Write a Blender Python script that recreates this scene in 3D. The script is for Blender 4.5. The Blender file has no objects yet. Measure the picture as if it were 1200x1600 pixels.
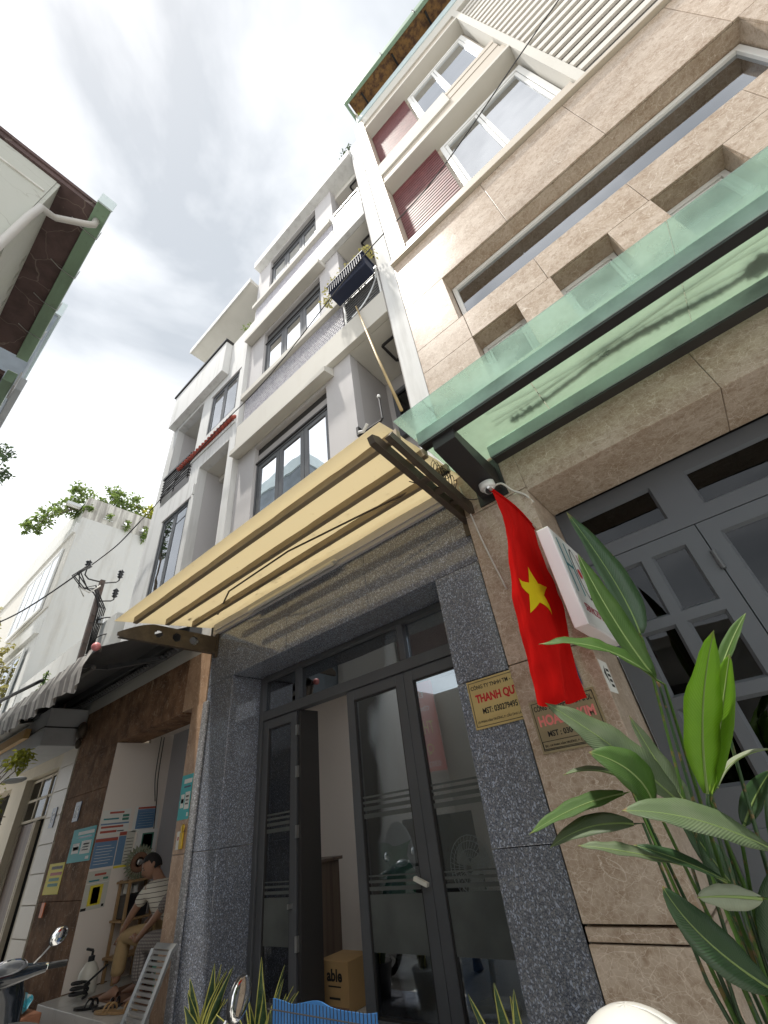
import bpy, bmesh, math, random
from mathutils import Vector, Matrix, Euler
R_ = math.radians
random.seed(7)
S = bpy.context.scene
COL = S.collection

# ---------------------------------------------------------------- camera, light, exposure
cam_d = bpy.data.cameras.new('camera')
cam_d.sensor_fit = 'HORIZONTAL'; cam_d.sensor_width = 36.0; cam_d.lens = 36.0*656.126/1200.0
cam_d.clip_start = 0.02; cam_d.clip_end = 500
cam = bpy.data.objects.new('camera', cam_d); COL.objects.link(cam); S.camera = cam
_r = Vector((0.7512554568, 0.6493252360, -0.1182876850))
_d = Vector((-0.4573636706, 0.3829501412, -0.8026005620))
_f = Vector((-0.4758505137, 0.6570585417, 0.5846711566))
m = Matrix(((_r.x, -_d.x, -_f.x), (_r.y, -_d.y, -_f.y), (_r.z, -_d.z, -_f.z)))
cam.matrix_world = Matrix.Translation((0, -2.6, 1.35)) @ m.to_4x4()

SUN = Vector((-0.17, -0.21, 0.92)).normalized()       # towards the sun
sd = bpy.data.lights.new('sun', 'SUN'); sd.energy = 2.5; sd.angle = R_(2.5); sd.color = (1, .955, .88)
so = bpy.data.objects.new('sun', sd); COL.objects.link(so)
so.rotation_euler = (-SUN).to_track_quat('-Z', 'Y').to_euler(); so.location = (0, 0, 30)

W = bpy.data.worlds.new('World'); S.world = W; W.use_nodes = True
nt = W.node_tree; nt.nodes.clear()
def N(t, **k):
    n = nt.nodes.new(t)
    for a, b in k.items(): setattr(n, a, b)
    return n
sky = N('ShaderNodeTexSky', sky_type='NISHITA', sun_disc=False)
sky.sun_elevation = math.asin(SUN.z); sky.sun_rotation = math.atan2(SUN.x, SUN.y)
sky.air_density = 1.0; sky.dust_density = 1.5
tc = N('ShaderNodeTexCoord')
mp = N('ShaderNodeMapping'); mp.inputs['Scale'].default_value = (1, 1, 1.35); mp.inputs['Location'].default_value = (1.3, .4, .2)
n1 = N('ShaderNodeTexNoise'); n1.inputs['Scale'].default_value = 1.9; n1.inputs['Detail'].default_value = 6; n1.inputs['Roughness'].default_value = .54; n1.inputs['Distortion'].default_value = .35
r1 = N('ShaderNodeValToRGB'); r1.color_ramp.elements[0].position = .33; r1.color_ramp.elements[0].color = (3.0, 3.22, 3.45, 1)
r1.color_ramp.elements[1].position = .66; r1.color_ramp.elements[1].color = (9.0, 9.05, 9.1, 1)
e = r1.color_ramp.elements.new(.48); e.color = (4.9, 5.05, 5.2, 1)
# a broad greyer bank of cloud high over the alley
dt = N('ShaderNodeVectorMath', operation='DOT_PRODUCT'); dt.inputs[1].default_value = Vector((-0.09, 0.11, 0.985)).normalized()
mr = N('ShaderNodeMapRange'); mr.inputs['From Min'].default_value = .78; mr.inputs['From Max'].default_value = .99
mr.inputs['To Min'].default_value = -.05; mr.inputs['To Max'].default_value = .12; mr.interpolation_type = 'SMOOTHSTEP'
sb = N('ShaderNodeMath', operation='SUBTRACT')
mx = N('ShaderNodeMixRGB'); mx.inputs['Fac'].default_value = .93
bg = N('ShaderNodeBackground'); bg.inputs['Strength'].default_value = 0.1
ow = N('ShaderNodeOutputWorld')
L = nt.links.new
L(tc.outputs['Generated'], mp.inputs['Vector']); L(mp.outputs[0], n1.inputs['Vector'])
L(tc.outputs['Generated'], dt.inputs[0]); L(dt.outputs['Value'], mr.inputs['Value'])
L(n1.outputs['Fac'], sb.inputs[0]); L(mr.outputs[0], sb.inputs[1]); L(sb.outputs[0], r1.inputs['Fac'])
L(sky.outputs[0], mx.inputs['Color1']); L(r1.outputs[0], mx.inputs['Color2']); L(mx.outputs[0], bg.inputs['Color']); L(bg.outputs[0], ow.inputs[0])

S.view_settings.view_transform = 'Standard'; S.view_settings.look = 'None'
S.view_settings.exposure = 1.15; S.view_settings.gamma = 1.0; S.view_settings.use_curve_mapping = False

# ---------------------------------------------------------------- materials
MATS = {}
def mat(name, col, rough=.6, metal=0., layers=(), bump=None, spec=.5, coat=0., vary=0.):
    """layers: (kind, scale(xyz or number), colour, lo, hi, strength); bump: (scale, strength)"""
    mt = bpy.data.materials.new(name); mt.use_nodes = True; t = mt.node_tree; t.nodes.clear()
    def n(ty, **k):
        x = t.nodes.new(ty)
        for a, b in k.items(): setattr(x, a, b)
        return x
    l = t.links.new
    o = n('ShaderNodeOutputMaterial'); b = n('ShaderNodeBsdfPrincipled'); l(b.outputs[0], o.inputs[0])
    b.inputs['Roughness'].default_value = rough; b.inputs['Metallic'].default_value = metal
    b.inputs['Specular IOR Level'].default_value = spec; b.inputs['Coat Weight'].default_value = coat
    ge = n('ShaderNodeNewGeometry')
    rgb = n('ShaderNodeRGB'); rgb.outputs[0].default_value = (*col, 1); cur = rgb.outputs[0]
    for i, (kind, sc, c2, lo, hi, st) in enumerate(layers):
        mpn = n('ShaderNodeMapping'); mpn.inputs['Scale'].default_value = sc if isinstance(sc, tuple) else (sc,)*3
        mpn.inputs['Location'].default_value = (i*3.1, i*1.7, i*5.3)
        l(ge.outputs['Position'], mpn.inputs['Vector'])
        if kind == 'noise':
            x = n('ShaderNodeTexNoise'); x.inputs['Scale'].default_value = 1; x.inputs['Detail'].default_value = 6; x.inputs['Roughness'].default_value = .62; out = x.outputs['Fac']
        elif kind == 'cell':
            x = n('ShaderNodeTexVoronoi'); x.inputs['Scale'].default_value = 1
            sepc = n('ShaderNodeSeparateColor'); l(x.outputs['Color'], sepc.inputs[0]); out = sepc.outputs[0]
        elif kind == 'vein':
            x = n('ShaderNodeTexNoise'); x.inputs['Scale'].default_value = 1; x.inputs['Detail'].default_value = 4; x.inputs['Distortion'].default_value = 1.6
            a = n('ShaderNodeMath', operation='SUBTRACT'); l(x.outputs['Fac'], a.inputs[0]); a.inputs[1].default_value = .5
            q = n('ShaderNodeMath', operation='ABSOLUTE'); l(a.outputs[0], q.inputs[0]); out = q.outputs[0]
        elif kind == 'crack':
            nz_ = n('ShaderNodeTexNoise'); nz_.inputs['Scale'].default_value = 1.1; nz_.inputs['Detail'].default_value = 3; l(mpn.outputs[0], nz_.inputs['Vector'])
            av = n('ShaderNodeVectorMath', operation='MULTIPLY_ADD'); av.inputs[1].default_value = (.9, .9, .9); l(nz_.outputs['Color'], av.inputs[0]); l(mpn.outputs[0], av.inputs[2])
            x = n('ShaderNodeTexVoronoi', feature='DISTANCE_TO_EDGE'); x.inputs['Scale'].default_value = 1; l(av.outputs[0], x.inputs['Vector']); out = x.outputs['Distance']
        elif kind == 'bandz':
            x = n('ShaderNodeTexWave', bands_direction='Z'); x.inputs['Scale'].default_value = 1; x.inputs['Distortion'].default_value = .6; x.inputs['Detail Scale'].default_value = 3; out = x.outputs['Fac']
        elif kind == 'wave':
            x = n('ShaderNodeTexWave'); x.inputs['Scale'].default_value = 1; x.inputs['Distortion'].default_value = .4; out = x.outputs['Fac']
        if kind != 'crack': l(mpn.outputs[0], x.inputs['Vector'])
        rm = n('ShaderNodeMapRange'); rm.inputs['From Min'].default_value = lo; rm.inputs['From Max'].default_value = hi
        rm.inputs['To Max'].default_value = st; l(out, rm.inputs['Value'])
        m2 = n('ShaderNodeMixRGB'); l(rm.outputs[0], m2.inputs['Fac']); l(cur, m2.inputs['Color1']); m2.inputs['Color2'].default_value = (*c2, 1)
        cur = m2.outputs[0]
    if vary:
        oi = n('ShaderNodeObjectInfo'); mv = n('ShaderNodeMapRange'); mv.inputs['To Min'].default_value = 1-vary; mv.inputs['To Max'].default_value = 1+vary; l(oi.outputs['Random'], mv.inputs['Value'])
        vm = n('ShaderNodeVectorMath', operation='SCALE'); l(cur, vm.inputs[0]); l(mv.outputs[0], vm.inputs['Scale']); cur = vm.outputs[0]
    l(cur, b.inputs['Base Color'])
    if bump:
        x = n('ShaderNodeTexNoise'); x.inputs['Scale'].default_value = bump[0]; x.inputs['Detail'].default_value = 5
        l(ge.outputs['Position'], x.inputs['Vector'])
        bp = n('ShaderNodeBump'); bp.inputs['Strength'].default_value = bump[1]; bp.inputs['Distance'].default_value = .01
        l(x.outputs['Fac'], bp.inputs['Height']); l(bp.outputs[0], b.inputs['Normal'])
    MATS[name] = mt
    return mt

def glass(name, tint, refl=1.0, rough=0.0, diff=None, dfac=0.0, ior=1.5, base_refl=0.0, dmix=.35):
    mt = bpy.data.materials.new(name); mt.use_nodes = True; t = mt.node_tree; t.nodes.clear(); l = t.links.new
    o = t.nodes.new('ShaderNodeOutputMaterial'); tr = t.nodes.new('ShaderNodeBsdfTransparent'); tr.inputs[0].default_value = (*tint, 1)
    g = t.nodes.new('ShaderNodeBsdfGlossy'); g.inputs['Roughness'].default_value = rough; g.inputs['Color'].default_value = (.95, .97, 1, 1)
    fr = t.nodes.new('ShaderNodeFresnel'); fr.inputs[0].default_value = ior
    ge = t.nodes.new('ShaderNodeNewGeometry')
    mu = t.nodes.new('ShaderNodeMath'); mu.operation = 'MULTIPLY'; mu.use_clamp = True; mu.inputs[1].default_value = refl; l(fr.outputs[0], mu.inputs[0])
    ad = t.nodes.new('ShaderNodeMath'); ad.operation = 'ADD'; ad.use_clamp = True; ad.inputs[1].default_value = base_refl; l(mu.outputs[0], ad.inputs[0]); mu = ad
    # wavy panes
    nz = t.nodes.new('ShaderNodeTexNoise'); nz.inputs['Scale'].default_value = 1.3; l(ge.outputs['Position'], nz.inputs['Vector'])
    bp = t.nodes.new('ShaderNodeBump'); bp.inputs['Strength'].default_value = .06; bp.inputs['Distance'].default_value = .05
    l(nz.outputs['Fac'], bp.inputs['Height']); l(bp.outputs[0], g.inputs['Normal'])
    base = tr.outputs[0]
    if diff:
        d1 = t.nodes.new('ShaderNodeBsdfTranslucent'); d1.inputs[0].default_value = (*diff, 1)
        d2 = t.nodes.new('ShaderNodeBsdfDiffuse'); d2.inputs[0].default_value = (*diff, 1)
        ma = t.nodes.new('ShaderNodeMixShader'); ma.inputs[0].default_value = dmix; l(d1.outputs[0], ma.inputs[1]); l(d2.outputs[0], ma.inputs[2])
        mb = t.nodes.new('ShaderNodeMixShader'); l(tr.outputs[0], mb.inputs[1]); l(ma.outputs[0], mb.inputs[2])
        n2 = t.nodes.new('ShaderNodeTexNoise'); n2.inputs['Scale'].default_value = 3.0; n2.inputs['Detail'].default_value = 8; l(ge.outputs['Position'], n2.inputs['Vector'])
        mr_ = t.nodes.new('ShaderNodeMapRange'); mr_.inputs['From Min'].default_value = .3; mr_.inputs['From Max'].default_value = .7
        mr_.inputs['To Min'].default_value = max(0, dfac-.18); mr_.inputs['To Max'].default_value = min(1, dfac+.18); l(n2.outputs['Fac'], mr_.inputs['Value']); l(mr_.outputs[0], mb.inputs[0])
        base = mb.outputs[0]
    mi = t.nodes.new('ShaderNodeMixShader'); l(mu.outputs[0], mi.inputs[0]); l(base, mi.inputs[1]); l(g.outputs[0], mi.inputs[2]); l(mi.outputs[0], o.inputs[0])
    MATS[name] = mt; return mt

def thin(name, col, trans=.5, rough=.45, layers=(), metal=0, gloss=.4, tcol=None):
    """principled surface mixed with translucency: leaves, cloth, plastic sheet"""
    mt = mat(name, col, rough, metal, layers, spec=gloss); t = mt.node_tree; l = t.links.new
    o = [n for n in t.nodes if n.type == 'OUTPUT_MATERIAL'][0]; b = [n for n in t.nodes if n.type == 'BSDF_PRINCIPLED'][0]
    tr = t.nodes.new('ShaderNodeBsdfTranslucent')
    if tcol: tr.inputs[0].default_value = (*tcol, 1)
    elif b.inputs['Base Color'].links: l(b.inputs['Base Color'].links[0].from_socket, tr.inputs[0])
    mi = t.nodes.new('ShaderNodeMixShader'); mi.inputs[0].default_value = trans
    l(b.outputs[0], mi.inputs[1]); l(tr.outputs[0], mi.inputs[2]); l(mi.outputs[0], o.inputs[0]); return mt

M = MATS
ST = (7, 7, .45)
mat('plaster_white', (.64, .64, .63), .85, layers=[('noise', ST, (.36, .35, .325), .48, .72, .6), ('noise', 1.3, (.68, .68, .66), .4, .7, .5)], bump=(14, .12))
mat('plaster_grey', (.50, .485, .485), .85, layers=[('noise', ST, (.45, .44, .43), .52, .8, .4)], bump=(18, .1))
mat('plaster_warm', (.56, .54, .49), .85, layers=[('noise', (3, 3, .8), (.50, .47, .41), .5, .8, .5)], bump=(16, .12))
mat('soffit_paint', (.62, .60, .55), .9, layers=[('noise', 2, (.5, .48, .43), .45, .75, .5)])
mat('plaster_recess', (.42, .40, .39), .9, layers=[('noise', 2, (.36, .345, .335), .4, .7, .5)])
mat('plaster_old', (.58, .58, .555), .92, layers=[('noise', (4, 4, .5), (.42, .40, .36), .52, .76, .7), ('noise', 7, (.60, .58, .52), .5, .75, .5)], bump=(10, .4))
mat('stain_dark', (.34, .32, .29), .95, layers=[('noise', (7, 7, .7), (.66, .64, .58), .42, .62, .9), ('noise', 20, (.15, .14, .13), .55, .8, .6)], bump=(12, .5))
mat('pipe_grey', (.46, .45, .43), .5)
mat('plaster_mint', (.44, .455, .42), .92, layers=[('noise', (2, 2, 1), (.44, .46, .40), .45, .72, .7), ('vein', .7, (.25, .24, .21), .003, .0, .55), ('noise', 9, (.38, .38, .33), .6, .78, .7)], bump=(9, .45))
mat('mosaic_grey', (.44, .43, .46), .6, layers=[('cell', (26, 26, 26), (.30, .29, .33), .35, .9, .8)], bump=(60, .4))
mat('marble_tan', (.50, .41, .33), .30, vary=.06, layers=[('noise', (3.5, 3.5, 5.5), (.355, .265, .19), .38, .64, .9), ('noise', 22, (.25, .165, .105), .48, .68, .65), ('noise', 55, (.64, .54, .44), .50, .72, .4), ('crack', (34, 34, 44), (.70, .61, .50), .05, .0, .45), ('crack', (11, 11, 15), (.76, .68, .58), .018, .0, .6), ('vein', (1.3, 1.3, 1.8), (.80, .73, .64), .0025, .0, .6)], spec=.2)
mat('marble_light', (.52, .46, .38), .4, layers=[('noise', (1.5, 1.5, 6), (.55, .48, .39), .42, .7, .6)], spec=.4)
mat('marble_brown', (.27, .155, .09), .75, vary=.12, layers=[('noise', (5, 5, 4), (.11, .062, .038), .38, .62, .9), ('noise', (11, 11, 6), (.52, .38, .26), .62, .72, .8), ('vein', 5, (.55, .44, .34), .01, .0, .5)], spec=.08)
mat('marble_rose', (.47, .31, .20), .45, layers=[('noise', (9, 9, 5), (.30, .18, .11), .42, .66, .8), ('vein', (9, 9, 7), (.66, .50, .36), .02, .0, .7)])
mat('granite', (.15, .165, .20), .07, vary=.08, coat=.5, layers=[('cell', (190, 190, 140), (.25, .26, .29), .40, .95, .85), ('cell', (160, 160, 210), (.035, .045, .07), .45, .62, .65), ('cell', (165, 165, 120), (.44, .50, .63), .84, .90, .85), ('cell', 210, (.36, .35, .34), .80, .9, .5), ('noise', 2, (.17, .165, .16), .4, .7, .3)], spec=.6)
mat('granite_worn', (.20, .20, .205), .3, layers=[('cell', 95, (.36, .36, .37), .45, .95, .9), ('cell', 120, (.6, .62, .66), .85, .92, .8)])
mat('metal_grey', (.105, .11, .118), .42, .2, layers=[('noise', 3, (.085, .09, .095), .4, .7, .6)])
mat('door_paint', (.105, .115, .13), .5, layers=[('noise', (3, 3, 1), (.10, .105, .115), .5, .8, .6)], bump=(30, .05))
mat('beam_green', (.30, .37, .34), .35, .2, layers=[('noise', 3, (.11, .14, .13), .4, .7, .6)])
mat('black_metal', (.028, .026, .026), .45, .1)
mat('bronze_metal', (.075, .058, .042), .5, .25, layers=[('noise', 8, (.14, .11, .075), .5, .75, .7)], bump=(40, .15))
mat('batten', (.28, .22, .14), .5, .1, layers=[('noise', (3, 9, 9), (.16, .12, .075), .45, .75, .7)])
mat('white_frame', (.74, .74, .72), .4, layers=[('noise', 4, (.6, .6, .58), .5, .75, .4)])
mat('red_slat', (.12, .028, .03), .55, layers=[('noise', 5, (.28, .09, .09), .4, .7, .5)])
mat('white_slat', (.62, .59, .54), .7, layers=[('noise', (.6, 5, 5), (.58, .54, .47), .45, .75, .5)])
mat('slat_back', (.20, .19, .175), .9)
mat('green_gutter', (.20, .30, .21), .45, layers=[('noise', (1.5, 6, 6), (.13, .19, .13), .45, .7, .6), ('noise', 14, (.10, .12, .08), .62, .76, .7)])
mat('rust_soffit', (.30, .16, .055), .8, layers=[('noise', 9, (.09, .045, .03), .42, .62, .9)])
mat('brown_soffit', (.105, .068, .066), .85, layers=[('noise', 6, (.055, .035, .034), .4, .7, .8), ('crack', 2.2, (.30, .26, .22), .012, 0, .5), ('noise', 15, (.26, .19, .15), .68, .76, .6)], bump=(12, .3))
mat('sky_blue_metal', (.58, .68, .70), .45, layers=[('noise', (2, 5, 5), (.42, .52, .55), .45, .75, .5)])
mat('blue_grey_wall', (.22, .26, .295), .75, layers=[('noise', 3, (.13, .155, .175), .45, .75, .7)])
mat('red_tile', (.34, .06, .035), .6, layers=[('noise', 12, (.20, .03, .02), .4, .7, .7)])
mat('curtain_blue', (.34, .42, .48), .85); mat('curtain_white', (.62, .64, .64), .9); mat('curtain_lace', (.36, .46, .45), .9, layers=[('cell', 30, (.70, .76, .70), .5, .7, .85)])
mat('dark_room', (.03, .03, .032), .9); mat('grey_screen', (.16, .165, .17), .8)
mat('roof_tin', (.42, .42, .40), .5, .3, layers=[('noise', (4, 4, 4), (.25, .22, .19), .5, .75, .6)])
mat('awning_grey', (.075, .075, .077), .8, layers=[('noise', (1, 3, 3), (.11, .11, .11), .4, .7, .6)])
mat('valance_light', (.78, .76, .72), .85, layers=[('noise', 8, (.42, .40, .37), .45, .75, .6)])
mat('valance_dark', (.40, .385, .37), .85, layers=[('noise', 8, (.19, .18, .17), .45, .75, .6)])
mat('pink_plastic', (.62, .22, .22), .4); mat('timber_yellow', (.48, .29, .10), .6, layers=[('noise', (1, 8, 8), (.34, .19, .06), .4, .7, .7)])
mat('tin_grey', (.45, .46, .47), .6, layers=[('noise', 3, (.34, .35, .36), .45, .75, .6), ('noise', (5, 5, 1), (.24, .23, .22), .6, .8, .6)])
mat('cream_paint', (.58, .51, .39), .7, layers=[('noise', (3, 3, 1), (.48, .42, .32), .45, .75, .5)])
mat('cream_tile', (.55, .49, .40), .4, vary=.06, layers=[('noise', 3, (.48, .42, .34), .45, .75, .5)])
mat('wood_brown', (.10, .055, .035), .5, layers=[('wave', (2, 2, .4), (.06, .03, .02), .3, .8, .7)])
mat('wood_desk', (.16, .115, .085), .45, layers=[('noise', (14, 14, .8), (.09, .06, .045), .42, .62, .8)])
mat('wood_light', (.42, .27, .13), .55, layers=[('noise', (10, 10, .8), (.32, .19, .09), .42, .66, .8)])
mat('asphalt', (.50, .49, .47), .9, layers=[('noise', 3, (.36, .35, .33), .4, .7, .8)], bump=(30, .3))
mat('floor_tile', (.62, .61, .58), .25, layers=[('vein', 3, (.5, .49, .46), .03, 0, .5)])
mat('mat_brown', (.21, .115, .07), .9, bump=(60, .5)); mat('room_white', (.78, .71, .64), .8); mat('room_grey', (.46, .46, .49), .8)
mat('skin', (.33, .185, .12), .5, layers=[('noise', 12, (.27, .14, .09), .4, .7, .5)], spec=.4); mat('hair', (.012, .010, .010), .6)
mat('shirt', (.60, .57, .49), .85, layers=[('bandz', 8.2, (.09, .075, .07), .90, .96, .9)]); mat('trousers', (.40, .28, .14), .9, layers=[('noise', 8, (.30, .20, .10), .45, .75, .6)])
mat('check_cloth', (.30, .27, .245), .9, layers=[('wave', (14, 0, 0), (.10, .085, .085), .4, .7, .7), ('bandz', 14, (.10, .085, .085), .4, .7, .7)])
mat('plastic_white', (.78, .78, .76), .3, spec=.5); mat('plastic_cream', (.68, .66, .58), .35); mat('plastic_dark', (.015, .015, .017), .3); mat('rubber', (.018, .018, .018), .8)
mat('chrome', (.75, .75, .76), .08, 1.0); mat('dial_face', (.16, .17, .18), .15, coat=.6); mat('steel', (.52, .52, .51), .3, .9); mat('mirror_glass', (.92, .92, .92), .02, 1.0)
mat('scooter_paint', (.012, .017, .024), .12, coat=.8); mat('scooter_grey', (.30, .31, .33), .3, .4); mat('scooter_red', (.30, .05, .03), .3)
mat('helmet_white', (.55, .54, .50), .28, coat=.4, layers=[('noise', 9, (.70, .68, .62), .62, .76, .6)])
mat('brass', (.60, .46, .20), .38, .3, layers=[('noise', (2, 2, 9), (.42, .30, .12), .4, .7, .6)]); mat('bronze_plate', (.34, .28, .165), .4, .35, layers=[('noise', (2, 2, 9), (.25, .20, .12), .4, .7, .6)])
mat('ink_black', (.012, .012, .012), .6); mat('ink_red', (.50, .015, .02), .6); mat('ink_pink', (.75, .22, .20), .5); mat('ink_white', (.85, .85, .85), .5); mat('ink_teal', (.02, .20, .24), .5); mat('ink_maroon', (.32, .05, .07), .5)
mat('enamel_blue', (.035, .065, .13), .35); mat('paper_teal', (.06, .42, .45), .6); mat('paper_white', (.74, .74, .70), .6); mat('paper_blue', (.14, .25, .40), .6); mat('paper_red', (.42, .09, .06), .6)
mat('bag_print', (.06, .42, .55), .35, layers=[('noise', 9, (.75, .76, .74), .5, .56, .9)])
mat('paper_yellow', (.74, .62, .05), .6); mat('paper_green', (.06, .22, .16), .6); mat('paper_pale', (.58, .57, .50), .6); mat('orange', (.72, .16, .03), .5); mat('gold', (.62, .42, .05), .35, .5)
mat('carton', (.42, .27, .12), .8, layers=[('noise', 6, (.36, .22, .10), .4, .7, .5)]); mat('blue_plastic', (.045, .17, .42), .45, layers=[('noise', 9, (.03, .12, .32), .4, .7, .5)])
mat('wire_rubber', (.03, .028, .028), .6); mat('wire_white', (.62, .60, .55), .6); mat('bamboo', (.50, .38, .19), .5, layers=[('noise', (2, 2, 2), (.36, .25, .11), .45, .7, .6)])
mat('planter', (.022, .028, .055), .6, spec=.25); mat('soil', (.06, .04, .028), .95); mat('clay', (.36, .16, .09), .8); mat('pot_dark', (.04, .04, .042), .6)
mat('bark', (.14, .11, .08), .9, bump=(30, .6)); mat('ceramic', (.22, .2, .19), .4); mat('rust_steel', (.11, .085, .075), .7, layers=[('noise', 12, (.16, .08, .05), .5, .75, .7)])
mat('sign_red', (.75, .025, .03), .4); mat('debris', (.012, .012, .007), .95)
mat('sign_box', (.84, .80, .80), .3)
thin('leaf_bright', (.17, .34, .025), .5, .35, layers=[('noise', 14, (.10, .24, .02), .4, .7, .6)], tcol=(.34, .52, .06))
thin('leaf_mid', (.065, .135, .028), .35, .5, layers=[('noise', 10, (.10, .17, .045), .45, .7, .6)], tcol=(.20, .36, .04), gloss=.3)
thin('leaf_dull', (.11, .155, .075), .25, .45, layers=[('noise', 9, (.17, .20, .125), .45, .7, .7)], tcol=(.18, .30, .06), gloss=.5)
thin('leaf_dark', (.04, .085, .035), .2, .3, tcol=(.12, .24, .05), gloss=.5)
thin('leaf_pale', (.34, .38, .27), .3, .6)
thin('leaf_rib', (.26, .36, .12), .3, .5)
thin('snake_green', (.035, .075, .035), .15, .4, layers=[('noise', (18, 18, 40), (.10, .15, .07), .48, .66, .8)]); thin('snake_yellow', (.62, .60, .16), .3, .45)
thin('tree_leaf', (.095, .145, .045), .4, .5, layers=[('noise', 3, (.17, .22, .06), .4, .7, .8)], tcol=(.22, .31, .07))
thin('tree_leaf_yellow', (.26, .29, .05), .45, .5, tcol=(.44, .44, .06)); thin('tree_leaf_dark', (.06, .095, .04), .35, .5); thin('dry_leaf', (.36, .33, .12), .4, .6)
thin('flag_red', (.66, .012, .010), .45, .9, layers=[('noise', (9, 9, 3), (.46, .004, .004), .42, .72, .6), ('bandz', 260, (.50, .006, .006), .5, .9, .3)], gloss=.1); thin('flag_yellow', (.78, .66, .02), .3, .8, gloss=.1)
thin('awning_yellow', (.66, .59, .47), .62, .5, layers=[('noise', 22, (.36, .27, .13), .635, .70, .8), ('noise', 2, (.68, .52, .30), .45, .75, .5), ('noise', (.5, 30, 30), (.72, .56, .33), .5, .7, .35)], tcol=(.80, .73, .56))
thin('green_sheet', (.05, .22, .12), .3, .25)
glass('pane', (.72, .76, .78), 1.9, base_refl=.05); glass('pane_dark', (.30, .31, .30), .95); glass('pane_bright', (.6, .65, .68), 1.6, base_refl=.20); glass('pane_coated', (.3, .33, .35), 1.3, base_refl=.78); glass('pane_lace', (.75, .8, .8), 1.2, base_refl=.22)
glass('canopy_glass', (.68, .83, .76), .6, .05, diff=(.56, .66, .60), dfac=.34)
glass('canopy_glass_dirty', (.66, .80, .70), .5, .1, diff=(.55, .63, .53), dfac=.48)
glass('frosted', (.30, .32, .31), .25, .3, diff=(.20, .215, .205), dfac=.70, dmix=.7)

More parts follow.
